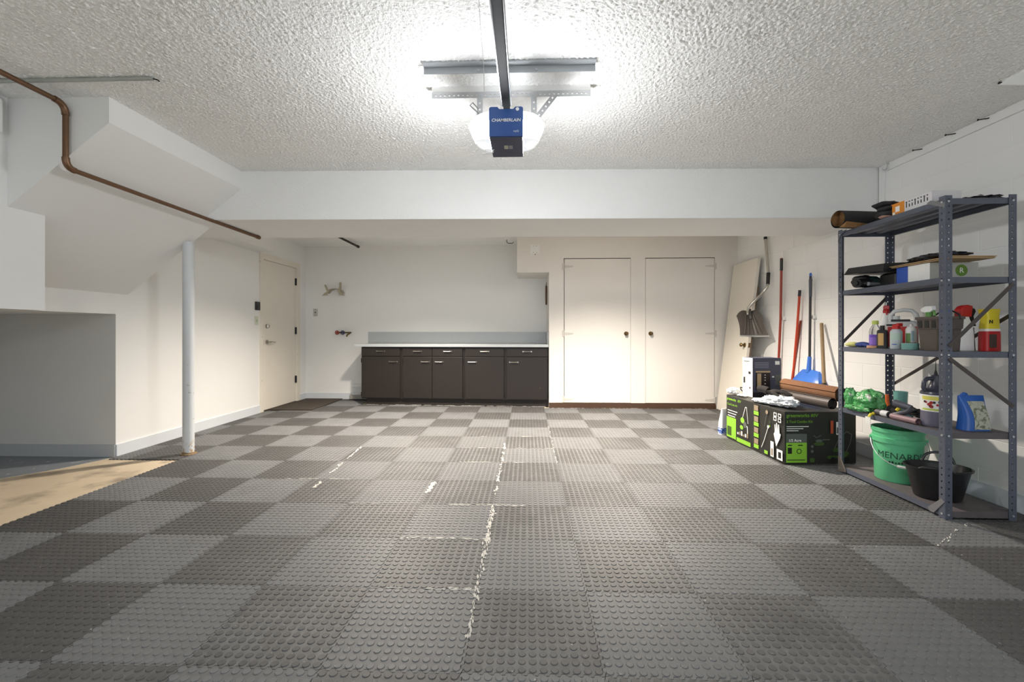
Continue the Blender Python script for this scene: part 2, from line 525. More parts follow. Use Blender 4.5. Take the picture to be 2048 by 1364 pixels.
def wave(t):
    """interlocking edge: trapezoid teeth, t in metres along the edge"""
    p = TW/NT; q = (t/p) % 1.0
    return AMP if 0.1 < q < 0.5 else (-AMP if q > 0.6 else 0.0)
def edge_pts(n=NT):
    p = TW/NT; out = []
    for i in range(n):
        for q, a in ((0.08, AMP), (0.46, AMP), (0.58, -AMP), (0.96, -AMP)):
            out.append((i*p + q*p, a))
    return out
tile_cache = {}
def tile_meshes(w0, w1, d0, d1):
    key = (round(w0,3), round(w1,3), round(d0,3), round(d1,3))
    if key in tile_cache: return tile_cache[key]
    g = 0.0012
    E_ = edge_pts()
    pts = [(w0+g, d0+g)]
    pts += [(t, d0+g+(a if d0 == 0 else 0)) for t, a in E_ if w0+0.012 < t < w1-0.012]
    pts += [(w1-g, d0+g)]
    pts += [(w1-g+(a if w1 == TW else 0), t) for t, a in E_ if d0+0.012 < t < d1-0.012]
    pts += [(w1-g, d1-g)]
    pts += [(t, d1-g+(a if d1 == TW else 0)) for t, a in reversed(E_) if w0+0.012 < t < w1-0.012]
    pts += [(w0+g, d1-g)]
    pts += [(w0+g+(a if w0 == 0 else 0), t) for t, a in reversed(E_) if d0+0.012 < t < d1-0.012]
    n = len(pts)
    m = MB()
    vs = [(x, y, -0.009) for x, y in pts] + [(x, y, 0.0) for x, y in pts]
    fs = [tuple(range(n, 2*n))] + [(i, (i+1) % n, n+(i+1) % n, n+i) for i in range(n)]
    m.add(vs, fs)
    me = bpy.data.meshes.new('floor_tile'); me.from_pydata(m.v, [], m.f); me.materials.append(T_L); me.update()
    c = MB(); p = TW/NT; K = 12
    for i in range(NT):
        for j in range(NT):
            x = (i+0.5)*p; y = (j+0.5)*p
            if x < w0+0.016 or x > w1-0.016 or y < d0+0.016 or y > d1-0.016: continue
            vs = []
            for r, z in ((0.0128, 0.0), (0.0124, 0.0019), (0.0112, 0.0026)):
                vs += [(x+r*math.cos(2*PI*k/K), y+r*math.sin(2*PI*k/K), z) for k in range(K)]
            fs = [(a*K+k, a*K+(k+1) % K, (a+1)*K+(k+1) % K, (a+1)*K+k) for a in (0, 1) for k in range(K)]
            fs.append(tuple(range(2*K, 3*K)))
            c.add(vs, fs)
    mc = bpy.data.meshes.new('coin_studs'); mc.from_pydata(c.v, [], c.f); mc.materials.append(C_L); mc.update()
    tile_cache[key] = (me, mc)
    return me, mc
XLIM = XR - 0.014
for k in range(-3, 13):
    for c in range(-8, 7):
        x0 = X0 + c*TW; y0 = Y0 + k*TW
        if k < 5 and c < -6: continue
        lo = max(0.0, XL + 0.014 - x0); hi = min(TW, XLIM - x0)
        xm = x0 + TW/2
        ymax = YK - 0.02 if xm > 0.3 else (6.455 + (0.30 - xm)*0.045 + 0.038 if xm > -2.4 else YB - 0.014)
        dh = min(TW, ymax - y0)
        if hi - lo < 0.03 or dh < 0.03: continue
        me, mc = tile_meshes(lo, hi, 0.0, dh)
        o = bpy.data.objects.new('floor_tile', me); COL.objects.link(o)
        o.location = (x0, y0, 0); o.parent = floor
        s = bpy.data.objects.new('coin_studs', mc); COL.objects.link(s)
        s.parent = o; s['kind'] = 'stuff'
        light = (c + k) % 2 == 1
        for ob, mt in ((o, T_L if light else T_D), (s, C_L if light else C_D)):
            ob.material_slots[0].link = 'OBJECT'; ob.material_slots[0].material = mt
# white grit worked into the seams
chalk = M('white_grit', (204, 201, 194), 0.9, var=0.1, vs=60)
def streak(p0, p1, wd, n, seed):
    rnd = random.Random(seed)
    m = MB(); p0 = Vector(p0); p1 = Vector(p1); d = (p1-p0); q = Vector((-d.y, d.x)).normalized()
    for i in range(n):
        t = rnd.random(); L = 0.004 + rnd.random()*0.018; W = wd*(0.12 + rnd.random()*0.5)
        if noise.noise(Vector((t*d.length*9.0, seed*7.3, 0))) < -0.02 - 0.25*rnd.random(): continue
        c = p0 + d*t + q*rnd.gauss(0, wd*0.6); u = d.normalized()
        a = [c - u*L - q*W*0.2, c - u*L*0.2 - q*W, c + u*L + q*W*0.1, c + u*L*0.3 + q*W]
        zz = 0.0029 + 0.0009*i/n
        m.add([(x.x, x.y, zz) for x in a] + [(x.x, x.y, zz-0.002) for x in a], [(0,1,2,3),(0,4,5,1),(1,5,6,2),(2,6,7,3),(3,7,4,0)])
    o = m.build('grit_streak', chalk, floor); o['kind'] = 'stuff'
def LX(c): return X0 + c*TW
def LY(k): return Y0 + k*TW
streak((LX(0), LY(0.35)), (LX(0), LY(1.0)), 0.009, 40, 1)
streak((LX(0), LY(1.0)), (LX(0), LY(2.0)), 0.010, 60, 2)
streak((LX(0), LY(2.0)), (LX(0), LY(3.0)), 0.011, 130, 3)
streak((LX(0), LY(3.0)), (LX(0), LY(6.4)), 0.010, 210, 4)
streak((LX(0)-0.46, LY(2.0)), (LX(0), LY(2.0)), 0.008, 70, 5)
streak((LX(-1), LY(1.0)), (LX(0), LY(1.0)), 0.008, 60, 6)
streak((LX(-0.6), LY(3.0)), (LX(0.45), LY(3.0)), 0.007, 70, 7)
streak((LX(-1)-0.01, LY(3.05)), (LX(-1)+0.0, LY(3.9)), 0.013, 150, 8)
streak((LX(-3)+0.1, LY(3.6)), (LX(-3)+0.02, LY(6.0)), 0.010, 190, 9)
streak((LX(-3.4), LY(4.0)), (LX(-2.4), LY(4.0)), 0.006, 60, 10)
streak((LX(-2), LY(3.0)), (LX(-1.6), LY(3.0)), 0.005, 20, 11)
streak((LX(-0.8), LY(5.0)), (LX(0.4), LY(5.0)), 0.006, 60, 12)
streak((LX(1), LY(4.9)), (LX(1), LY(8.2)), 0.006, 90, 13)
streak((LX(-1), LY(6.0)), (LX(1), LY(6.0)), 0.006, 60, 14)
streak((LX(-0.6), LY(7.0)), (LX(0.6), LY(7.0)), 0.006, 30, 15)
streak((-2.38, 6.60), (0.28, 6.485), 0.006, 200, 17)
streak((0.34, 6.375), (2.6, 6.375), 0.004, 60, 18)
streak((LX(5), LY(2.0)), (LX(5.9), LY(2.6)), 0.008, 30, 16)

# doormat in the corner by the side door
mat_m = M('dark_brown_doormat', (62, 54, 46), 0.95, var=0.3, vs=70, bump=0.6, bs=400)
tag(B(-3.555, 6.05, 0.003, -2.96, 7.08, 0.016).build('doormat', mat_m, bevel=0.004), 'dark brown ribbed doormat in the corner in front of the side door', 'doormat')

# ================================================================ SIDE DOOR (left wall)
door_m = M('cream_door_paint', (231, 225, 213), 0.45, var=0.03, vs=6)
frame_m = M('cream_frame_paint', (230, 224, 212), 0.5, var=0.04, vs=8)
wear(frame_m, (140, 112, 82), 0.70, 0.74, 30)
d1 = struct(B(XL-0.055, 5.962, 0.012, XL-0.014, 6.835, 2.075).build('door_1', door_m), 'cream side door with lever handle and deadbolt')
fr = MB()
fr.box(XL-0.12, 5.925, -0.004, XL+0.012, 5.958, 2.11).box(XL-0.12, 6.842, -0.004, XL+0.012, 6.875, 2.11).box(XL-0.12, 5.958, 2.08, XL+0.012, 6.842, 2.11)
fr.box(XL+0.0005, 5.875, -0.004, XL+0.014, 5.93, 2.155).box(XL+0.0005, 6.87, -0.004, XL+0.014, 6.925, 2.155).box(XL+0.0005, 5.93, 2.10, XL+0.014, 6.87, 2.155)
fr.build('door_frame', frame_m, d1)
B(XL-0.10, 5.958, -0.006, XL+0.01, 6.842, 0.010).build('threshold', M('dark_bronze_threshold', (60, 46, 34), 0.5, 0.3), d1)
B(XL-0.06, 5.9585, 0.02, XL-0.02, 5.9615, 2.07).build('weatherstrip', M('brown_weatherstrip', (96, 74, 52), 0.8, var=0.3), d1)
fx = XL-0.014
lv = MB().cyl((fx, 6.07, 0.945), (fx+0.014, 6.07, 0.945), 0.034, 0.031, 18).cyl((fx+0.014, 6.07, 0.945), (fx+0.06, 6.07, 0.945), 0.013, n=10)
lv.tube([(fx+0.055,6.065,0.945),(fx+0.058,6.10,0.948),(fx+0.056,6.14,0.945),(fx+0.052,6.18,0.938),(fx+0.05,6.21,0.944)], [0.012,0.011,0.009,0.008,0.006])
lv.build('lever_handle', chrome, d1, smooth=True)
db = MB().cyl((fx, 6.07, 1.165), (fx+0.02, 6.07, 1.165), 0.034, 0.028, 18).box(fx+0.02, 6.064, 1.145, fx+0.04, 6.076, 1.185)
db.build('deadbolt', chrome, d1, smooth=True)
for z in (1.165, 0.945):
    B(XL-0.03, 5.9565, z-0.03, XL+0.013, 5.9595, z+0.03).build('strike_plate', chrome, d1)
for z in (1.865, 1.105, 0.35):
    MB().cyl((XL-0.002, 6.838, z-0.055), (XL-0.002, 6.838, z+0.055), 0.011, n=8).box(XL-0.016, 6.82, z-0.055, XL-0.012, 6.856, z+0.055).build('hinge', black_pl, d1)

# ================================================================ LEFT SIDE THINGS
pole_m = wear(M('pole_paint', (206, 210, 213), 0.45, var=0.03), (120, 84, 50), 0.66, 0.70, 34, 0.0, 0.9)
wear(pole_m, (176, 140, 84), 0.48, 0.56, 30, 0.0, 0.16)
t = thing('support_column', 'grey white round steel column under the stair soffit', 'column', (-3.007, 3.87, 0))
MB().cyl((-3.007,3.87,0.003), (-3.007,3.87,1.885), 0.045, n=28).build('shaft', pole_m, t, smooth=True)
MB().lathe([(0.066,0.0026),(0.064,0.007),(0.05,0.009),(0.046,0.02)], (-3.007,3.87,0), 14, cap1=False).build('base_plate', M('rusty_plate', (134, 112, 84), 0.8, 0.2, var=0.4, vs=60), t)
# copper pipe
t = thing('copper_pipe', 'long brown copper pipe stepping down under the stair soffit', 'pipe', (-2.689, 2.515, 2.07))
pz, pl = 2.415, 2.045
MB().tube([(-2.689,-1.0,pz+0.01),(-2.689,2.46,pz)], 0.0145, 12).build('upper_run', copper, t, smooth=True)
MB().tube([(-2.689,2.515,pz-0.05),(-2.689,2.515,pl+0.045)], 0.0145, 12).build('drop', copper, t, smooth=True)
MB().tube([(-2.689,2.56,pl),(-2.689,4.37,pl-0.012)], 0.0145, 12).build('lower_run', copper, t, smooth=True)
def elbow(y0, z0, y1, z1, y2, z2):
    p = []
    for i in range(7):
        u = i/6
        p.append((-2.689, (1-u)**2*y0 + 2*u*(1-u)*y1 + u*u*y2, (1-u)**2*z0 + 2*u*(1-u)*z1 + u*u*z2))
    return MB().tube(p, 0.0185, 12)
elbow(2.45, pz, 2.515, pz, 2.515, pz-0.065).build('elbow_fitting', copper, t, smooth=True)
elbow(2.515, pl+0.06, 2.515, pl, 2.57, pl).build('elbow_fitting', copper, t, smooth=True)
MB().cyl((-2.689,4.36,pl-0.012), (-2.689,4.40,pl-0.012), 0.018, n=12).build('end_cap', copper, t, smooth=True)
dk = M('dark_iron', (46, 40, 36), 0.5, 0.6)
t = thing('ceiling_pipe', 'short dark iron pipe hanging under the back ceiling left of the counter', 'pipe', (-2.65, 6.4, 2.41))
MB().tube([(-2.655,5.5,2.428),(-2.632,6.86,2.418)], 0.017, 10).build('pipe_run', dk, t, smooth=True)
MB().cyl((-2.632,6.85,2.418), (-2.631,6.895,2.418), 0.022, n=12).build('end_cap', dk, t, smooth=True)
t = thing('ceiling_conduit', 'thin grey conduit across the ceiling at upper left with a loose wire end', 'conduit', (-2.4, 2.345, 2.45))
MB().tube([(-3.06,2.345,2.458),(-2.02,2.348,2.458)], 0.011, 10).build('conduit_run', M('grey_conduit', (170, 174, 168), 0.5, 0.3), t, smooth=True)
MB().tube([(-2.03,2.348,2.458),(-2.0,2.352,2.452),(-1.985,2.345,2.44)], 0.004, 6).build('wire_end', black_pl, t)
t = thing('wall_heater_grille', 'rounded white grille box high on the stair landing at the left edge', 'grille', (-3.05, 2.3, 2.25))
B(-3.0718, 2.02, 2.235, -3.035, 2.495, 2.445).build('cover', wht_pl, t, bevel=0.018, seg=4)
for z in (2.37, 2.30):
    B(-3.0362, 2.06, z-0.005, -3.0345, 2.44, z+0.005).build('slot', M('slot_dark', (40, 40, 40), 0.6), t)
# keypad, switch, wall plates
t = thing('opener_keypad', 'black wall control keypad beside the side door', 'keypad', (XL, 5.82, 1.43))
B(XL+0.0003, 5.775, 1.375, XL+0.022, 5.868, 1.487).build('housing', black_pl, t, bevel=0.006)
B(XL+0.022, 5.80, 1.43, XL+0.025, 5.845, 1.468).build('display', M('smoky_screen', (58, 60, 62), 0.2), t)
MB().cyl((XL+0.022,5.822,1.405), (XL+0.026,5.822,1.405), 0.012, n=12).build('button', M('dark_grey_button', (70, 70, 72), 0.5), t)
t = thing('light_switch', 'pale green light switch plate below the black keypad', 'switch', (XL, 5.81, 1.235))
B(XL+0.0003, 5.772, 1.178, XL+0.006, 5.845, 1.295).build('plate', M('pale_green_plate', (206, 212, 192), 0.4), t, bevel=0.002)
B(XL+0.006, 5.802, 1.22, XL+0.014, 5.814, 1.25).build('toggle', M('pale_green_toggle', (186, 196, 166), 0.4), t)
t = thing('wall_outlet', 'white wall plate on the back wall with a dark centre jack', 'outlet', (-3.426, YB, 1.4))
B(-3.463, YB-0.007, 1.34, -3.390, YB-0.0004, 1.462).build('plate', M('grey_white_plate', (196, 194, 190), 0.5), t, bevel=0.002)
for z, r in ((1.447, 0.005), (1.401, 0.010), (1.355, 0.005)):
    MB().cyl((-3.426,YB-0.007,z), (-3.426,YB-0.0095,z), r, n=10).build('jack' if r > 0.008 else 'screw', dk, t)
t = thing('cover_plate', 'blank square cover plate on the soffit beside the closet', 'cover plate', (0.118, YK, 2.27))
B(0.052, YK-0.006, 2.207, 0.184, YK-0.0004, 2.337).build('plate', wht_pl, t, bevel=0.002)
for x in (0.095, 0.141):
    for z in (2.225, 2.318):
        MB().cyl((x,YK-0.006,z), (x,YK-0.008,z), 0.006, n=8).build('screw', chrome, t)
B(0.117, YK-0.008, 2.190, 0.127, YK-0.0004, 2.202).build('knockout', dk, t)
# hose hanger: a curved saddle with three upright tabs and a flared lip at each side
hang = M('beige_hanger_metal', (176, 166, 146), 0.55, 0.2, var=0.15, vs=30)
t = thing('hose_hanger', 'beige metal hose hanger saddle on the back wall', 'hanger', (-3.06, YB, 1.72))
m = MB(); rings = []
for i in range(13):
    a = -1.15 + 2.3*i/12
    x = -3.065 + 0.135*math.sin(a); z = 1.675 + 0.10*math.cos(a) - (0.0 if abs(a) < 0.9 else 0.01)
    rings.append([(x, YB-0.15, z), (x, YB-0.004, z+0.008), (x, YB-0.004, z+0.0), (x, YB-0.15, z-0.008)])
m.loft(rings)
m.build('saddle', hang, t)
def tab(x, z, dx, L, y):
    return MB().prism([(x-0.018, z), (x+0.018, z), (x+dx+0.017, z+L-0.012), (x+dx+0.008, z+L), (x+dx-0.010, z+L), (x+dx-0.018, z+L-0.012)], y, y+0.004, 'y').build('tab', hang, t)
tab(-3.155, 1.735, -0.04, 0.10, YB-0.152)
tab(-2.985, 1.735, 0.035, 0.09, YB-0.152)
tab(-3.02, 1.76, 0.005, 0.13, YB-0.006)
for s_ in (-1, 1):
    MB().prism([(-3.065+s_*0.07, 1.745), (-3.065+s_*0.145, 1.70), (-3.065+s_*0.185, 1.66), (-3.065+s_*0.10, 1.668)], YB-0.156, YB-0.150, 'y').build('flared_lip', hang, t)
# hose tap with red and blue wheels
t = thing('hose_tap', 'brass hose tap with red and blue wheel handles beside the counter', 'tap', (-2.94, YB, 1.07))
MB().tube([(-3.05,YB-0.05,1.075),(-2.82,YB-0.05,1.075)], 0.012, 10).build('body', brass, t, smooth=True)
for x in (-3.035, -2.945):
    MB().cyl((x,YB-0.0005,1.075), (x,YB-0.07,1.075), 0.013, n=10).build('stem', brass, t, smooth=True)
def wheel(x, mt):
    m = MB(); y = YB-0.085
    ring = [(x+0.028*math.cos(a), y, 1.075+0.028*math.sin(a)) for a in [2*PI*i/14 for i in range(15)]]
    m.tube(ring, 0.0075, 6)
    for k in range(5):
        a = 2*PI*k/5; m.tube([(x,y,1.075),(x+0.026*math.cos(a),y,1.075+0.026*math.sin(a))], 0.005, 5)
    m.cyl((x,y-0.012,1.075), (x,y+0.02,1.075), 0.009, n=8)
    return m.build('wheel_handle', mt, t)
wheel(-3.035, M('red_enamel', (150, 44, 34), 0.4))
wheel(-2.945, M('blue_enamel', (50, 52, 92), 0.4))
MB().tube([(-2.85,YB-0.05,1.075),(-2.83,YB-0.08,1.065),(-2.86,YB-0.11,1.04),(-2.87,YB-0.115,1.01)], 0.012, 8).build('spout', brass, t, smooth=True)
# louvred vent by the cabinet
t = thing('wall_vent', 'small white louvred vent box low on the wall beside the cabinets', 'vent', (-2.74, YB, 0.05))
m = MB(); m.box(-2.80, YB-0.06, 0.075, -2.60, YB-0.013, 0.245)
m.build('housing', wht_pl, t, bevel=0.003)
for i in range(5):
    z = 0.095 + i*0.029
    MB().hexa([(-2.785,YB-0.085,z),(-2.615,YB-0.085,z),(-2.615,YB-0.06,z+0.016),(-2.785,YB-0.06,z+0.016),(-2.785,YB-0.085,z+0.004),(-2.615,YB-0.085,z+0.004),(-2.615,YB-0.06,z+0.02),(-2.785,YB-0.06,z+0.02)]).build('louvre', wht_pl, t)
B(-2.83, YB-0.10, 0.0168, -2.58, YB-0.013, 0.075).build('base', M('grey_vent_base', (150, 146, 138), 0.6), t)
# round wooden plaque on the closet side wall
t = thing('wooden_plaque', 'dark oval wooden paddle hanging on the side of the closet over the counter', 'plaque', (0.30, 7.0, 1.67))
pm = M('dark_wood', (92, 66, 46), 0.6, var=0.3, vs=20)
ring = [(7.0+0.10*math.cos(2*PI*i/20), 1.66+0.15*math.sin(2*PI*i/20)) for i in range(20)]
MB().prism(ring, 0.294, 0.3185, 'x').build('panel', pm, t)
MB().tube([(0.30,6.95,1.80),(0.31,7.0,1.86),(0.30,7.05,1.80)], 0.004, 6).build('hanging_loop', dk, t)
# ceiling hook near the soffit
tag(MB().tube([(-0.30,6.7,2.47),(-0.30,6.7,2.44),(-0.28,6.7,2.42),(-0.21,6.7,2.42),(-0.20,6.7,2.44)], 0.005, 6).build('ceiling_hook', dk), 'small dark hook in the back ceiling beside the soffit box', 'hook')

# ================================================================ CABINETS
cab_m = M('dark_brown_cabinet', (31, 24, 20), 0.5, var=0.10, vs=5)
wear(cab_m, (150, 128, 104), 0.74, 0.76, 60)
kick_m = M('black_toe_kick', (34, 27, 22), 0.6)
def yfront(x): return 6.455 + (0.30 - x)*0.045
RZ = -0.045
def handle(parent, x, y, z):
    m = MB().tube([(x-0.055,y,z),(x-0.05,y-0.022,z),(x+0.05,y-0.022,z),(x+0.055,y,z)], 0.006, 6)
    m.box(x-0.068, y-0.003, z-0.008, x-0.045, y-0.0002, z+0.008).box(x+0.045, y-0.003, z-0.008, x+0.068, y-0.0002, z+0.008)
    return m.build('pull_handle', chrome, parent, rel=True)
def cabinet(xa, xb, bays, label):
    """bays: (x0,x1,handle side) within the unit, local coordinates from xa"""
    W = xb - xa
    t = thing('base_cabinet', label, 'cabinet', (xa, yfront(xa), 0.0), RZ, 'dark brown cabinets under the counter')
    m = MB().box(0, 0.02, 0.09, W, 0.50, 0.862)
    m.build('carcass', cab_m, t, rel=True)
    B(0.0 if xa > -2.4 else 0.06, 0.05, 0.003, W, 0.48, 0.09).build('toe_kick', kick_m, t, rel=True)
    for a, b, hs in bays:
        dr = B(a, 0.0, 0.728, b, 0.0198, 0.852).build('drawer', cab_m, t, rel=True, bevel=0.003)
        handle(dr, (a+b)/2, 0.0, 0.80)
        dd = B(a, 0.0, 0.105, b, 0.0198, 0.718).build('door', cab_m, t, rel=True, bevel=0.003)
        hx = b - 0.10 if hs > 0 else a + 0.10
        handle(dd, hx, 0.0, 0.645)
        ex = a if hs > 0 else b
        for z in (0.16, 0.66):
            MB().cyl((ex, -0.004, z-0.03), (ex, -0.004, z+0.03), 0.006, n=6).build('hinge', dk, dd, rel=True)
    return t
cabinet(-2.472, -1.866, [(0.006, 0.592, 1)], 'dark brown single door cabinet at the left end of the counter')
cabinet(-1.864, -0.920, [(0.030, 0.468, 1), (0.474, 0.925, -1)], 'dark brown double door cabinet with two drawers under the counter')
cabinet(-0.918, -0.312, [(0.020, 0.586, -1)], 'dark brown single door cabinet third from the left under the counter')
cabinet(-0.310, 0.314, [(0.022, 0.612, -1)], 'dark brown single door cabinet at the right end touching the closet')
ct_m = M('pale_grey_laminate', (180, 186, 189), 0.35, var=0.05, vs=30)
t = thing('countertop', 'long pale grey laminate countertop with backsplash over the cabinets', 'countertop', (-1.12, 6.8, 0.864))
yl, yr_ = yfront(-2.56)-0.035, yfront(0.317)-0.035
MB().hexa([(-2.56,yl,0.864),(0.317,yr_,0.864),(0.317,YB-0.001,0.864),(-2.56,YB-0.001,0.864),(-2.56,yl,0.905),(0.317,yr_,0.905),(0.317,YB-0.001,0.905),(-2.56,YB-0.001,0.905)]).build('slab', ct_m, t, bevel=0.006)
B(-2.555, YB-0.022, 0.9055, 0.316, YB-0.0008, 1.085).build('backsplash', ct_m, t, bevel=0.003)
B(0.300, yr_+0.04, 0.9055, 0.3175, YB-0.022, 1.085).build('side_splash', ct_m, t, bevel=0.003)

# ================================================================ GARAGE DOOR OPENER
blue = M('opener_blue_plastic', (46, 84, 150), 0.35, var=0.04)
navy = M('opener_dark_underside', (46, 54, 86), 0.4, var=0.06)
lens = M('frosted_lit_lens', (250, 252, 255), 0.4, var=0.0, emit=132.0)
lens_clear = M('clear_lit_lens', (236, 240, 244), 0.3, var=0.0, emit=0.45)
lens_cap = M('glowing_lens_cap', (240, 242, 244), 0.4, var=0.0, emit=0.35)
lens_rib = M('clear_rib', (250, 250, 250), 0.2, emit=1.2)
ox, oy, oz = -0.107, 2.30, 2.096
t = thing('garage_door_opener', 'blue and white garage door opener motor hung from the ceiling', 'door opener', (ox, 2.42, oz))
body = MB().prism([(-0.195,oz),(-0.019,oz),(-0.019,2.243),(-0.025,2.25),(-0.060,2.25),(-0.070,2.238),(-0.142,2.238),(-0.152,2.25),(-0.187,2.25),(-0.195,2.243)], oy, oy+0.02, 'y')
body.build('front_cover', blue, t, bevel=0.003)
B(-0.193, oy+0.02, oz+0.002, -0.021, oy+0.27, 2.236).build('motor_housing', wht_pl, t)
B(-0.193, oy+0.004, oz-0.006, -0.021, oy+0.262, oz+0.001).build('bottom_plate', navy, t, bevel=0.002)
def lens_dome(sgn):
    xb = -0.195 if sgn < 0 else -0.019
    m = MB(); rings = []
    for j in range(9):
        e = PI/2*j/8
        ce, se = math.cos(e)**0.75, math.sin(e)**0.9
        if j < 3: ce *= 0.60 + 0.40*j/3
        ring = []
        for i in range(17):
            a = -PI/2 + PI*i/16
            ry = 0.055 if a < 0 else 0.19
            ring.append((xb + sgn*0.132*math.cos(a)*ce, oy+0.062 + ry*math.sin(a)*(0.25+0.75*ce), oz + 0.150*se))
        rings.append(ring)
    m.mat(0).loft(rings[:4], close=False).mat(2).loft(rings[3:], close=False)
    m.mat(1).add([p for p in rings[0]], [tuple(range(17))])
    o = m.build('light_lens', [lens, lens_clear, lens_cap], t, smooth=True)
    for i in range(6):
        a = 0.15 + i*0.2
        p0 = (xb + sgn*0.035*math.cos(a), oy+0.070+0.05*math.sin(a), oz-0.002)
        p1 = (xb + sgn*0.070*math.cos(a), oy+0.062+0.105*math.sin(a), oz-0.002)
        MB().tube([p0, p1], 0.0026, 5).build('lens_rib', lens_rib, o)
    return o
lens_dome(-1); lens_dome(1)
text('brand_lettering', 'CHAMBERLAIN', 0.0225, (ox, oy-0.0002, 2.172), (1,0,0), (0,0,1), wht_pl, t, bold=0.0003, align='CENTER', shear=0.15)
text('small_lettering', 'myQ', 0.014, (-0.055, oy-0.0002, 2.118), (1,0,0), (0,0,1), wht_pl, t, align='CENTER')
MB().cyl((-0.048,oy+0.004,2.236), (-0.048,oy-0.001,2.236), 0.009, n=12).build('badge', wht_pl, t)
stk = M('pale_sticker', (186, 190, 170), 0.6)
B(-0.122, 2.40, oz-0.0068, -0.100, 2.445, oz-0.0062).build('label_sticker', stk, t)
B(-0.096, 2.40, oz-0.0068, -0.076, 2.445, oz-0.0062).build('label_sticker', M('grey_sticker', (150, 148, 156), 0.6), t)
# antenna wire coil hanging under the left lens
m = MB(); pth = []
for i in range(40):
    a = i*0.55; r = 0.026 - 0.0002*i
    pth.append((-0.205 + r*math.cos(a), 2.44 + 0.6*r*math.sin(a), oz-0.012 - 0.0005*i + 0.006*math.sin(a*0.7)))
pth += [(-0.215, 2.42, oz-0.04), (-0.24, 2.40, oz-0.052)]
MB().tube(pth, 0.0016, 5).build('antenna_wire', wht_pl, t)
# rail, hangers and ceiling angle irons
rail_m = M('black_steel_rail', (22, 23, 26), 0.6, 0.0, var=0.2, vs=30)
rail_m.node_tree.nodes['Principled BSDF'].inputs['Specular IOR Level'].default_value = 0.12
t2 = thing('opener_rail', 'long dark steel opener rail running overhead to the blue motor', 'rail', (ox, 0.4, 2.27))
m = MB().box(ox-0.017, YF+0.001, 2.272, ox+0.017, 2.40, 2.275).box(ox-0.017, YF+0.001, 2.275, ox-0.014, 2.40, 2.305).box(ox+0.014, YF+0.001, 2.275, ox+0.017, 2.40, 2.305)
m.box(ox-0.026, YF+0.001, 2.300, ox-0.014, 2.40, 2.304).box(ox+0.014, YF+0.001, 2.300, ox+0.026, 2.40, 2.304)
m.build('channel', rail_m, t2)
MB().tube([(ox+0.024,YF+0.001,2.268),(ox+0.024,2.33,2.268)], 0.003, 6).build('drive_chain', M('bright_steel', (170,172,176), 0.3, 0.9), t2)
MB().tube([(ox-0.024,YF+0.001,2.268),(ox-0.024,2.33,2.268)], 0.003, 6).build('drive_chain', MATS['bright_steel'], t2)
alu = M('painted_grey_angle', (176, 180, 184), 0.45, 0.2, var=0.05)
t3 = thing('ceiling_angle', 'solid grey angle iron fixed flat to the ceiling in front of the opener', 'angle iron', (-0.09, 2.30, 2.43))
m = MB().box(-0.535, 2.262, 2.459, 0.352, 2.305, 2.4698).box(-0.535, 2.302, 2.425, 0.352, 2.305, 2.464)
m.build('angle_bar', alu, t3)
for x in (-0.25, 0.05):
    MB().cyl((x,2.302,2.437), (x,2.294,2.437), 0.007, n=6).build('bolt', steel, t3)
t4 = thing('opener_hanger', 'perforated galvanised hanger bar and straps holding up the opener', 'hanger', (-0.09, 2.50, 2.25))
m = MB().perf((-0.535,2.497,2.40), (1,0,0), (0,0,1), (0,-1,0), 0.89, 0.032, 0.0255, 0.010)
m.box(-0.535, 2.497, 2.432, 0.355, 2.527, 2.4345)
m.build('angle_bar', steel, t4)
MB().box(-0.535,2.50,2.4345,0.355,2.525,2.4699).build('backing_strip', wht_pl, t4)
for x in (-0.262, 0.040):
    MB().perf((x-0.016,2.490,2.235), (0,0,1), (1,0,0), (0,-1,0), 0.19, 0.032, 0.036, 0.011).build('strap', steel, t4)
MB().perf((0.045,2.492,2.29), (0.62,0,0.78), (0.78,0,-0.62), (0,-1,0), 0.16, 0.030, 0.03, 0.010).build('diagonal_brace', steel, t4)
MB().tube([(-0.262,2.48,2.30),(-0.30,2.47,2.33),(-0.315,2.47,2.345),(-0.30,2.47,2.36),(-0.27,2.48,2.33)], 0.0035, 6).build('wire_loop', M('grey_wire', (150,152,154), 0.5), t4)
tag(MB().tube([(-0.21,0.6,2.468),(-0.203,1.45,2.468),(-0.196,1.8,2.467),(-0.214,2.1,2.468),(-0.218,2.24,2.462),(-0.222,2.31,2.42),(-0.235,2.47,2.40)], 0.0022, 6).build('bell_wire', M('grey_white_wire', (190,190,188), 0.5)), 'thin wire stapled along the ceiling to the opener', 'wire')
# fluorescent wrap fixture at the right edge
t = thing('ceiling_light_fixture', 'white wraparound ceiling light fixture at the upper right edge', 'light fixture', (2.78, 1.95, 2.47))
def wrap(y0, y1, x0, x1):
    return MB().hexa([(x0+0.07,y0+0.09,2.405),(x1-0.07,y0+0.09,2.405),(x1-0.07,y1-0.09,2.405),(x0+0.07,y1-0.09,2.405),(x0,y0,2.455),(x1,y0,2.455),(x1,y1,2.455),(x0,y1,2.455)])
wrap(1.33, 2.565, 2.605, 2.945).build('diffuser', M('white_diffuser', (238,240,240), 0.3), t, bevel=0.006)
B(2.615, 1.34, 2.455, 2.935, 2.555, 2.4698).build('base_pan', wht_pl, t)
MB().cyl((2.615,2.545,2.457), (2.603,2.552,2.462), 0.006, n=8).build('clip', dk, t)
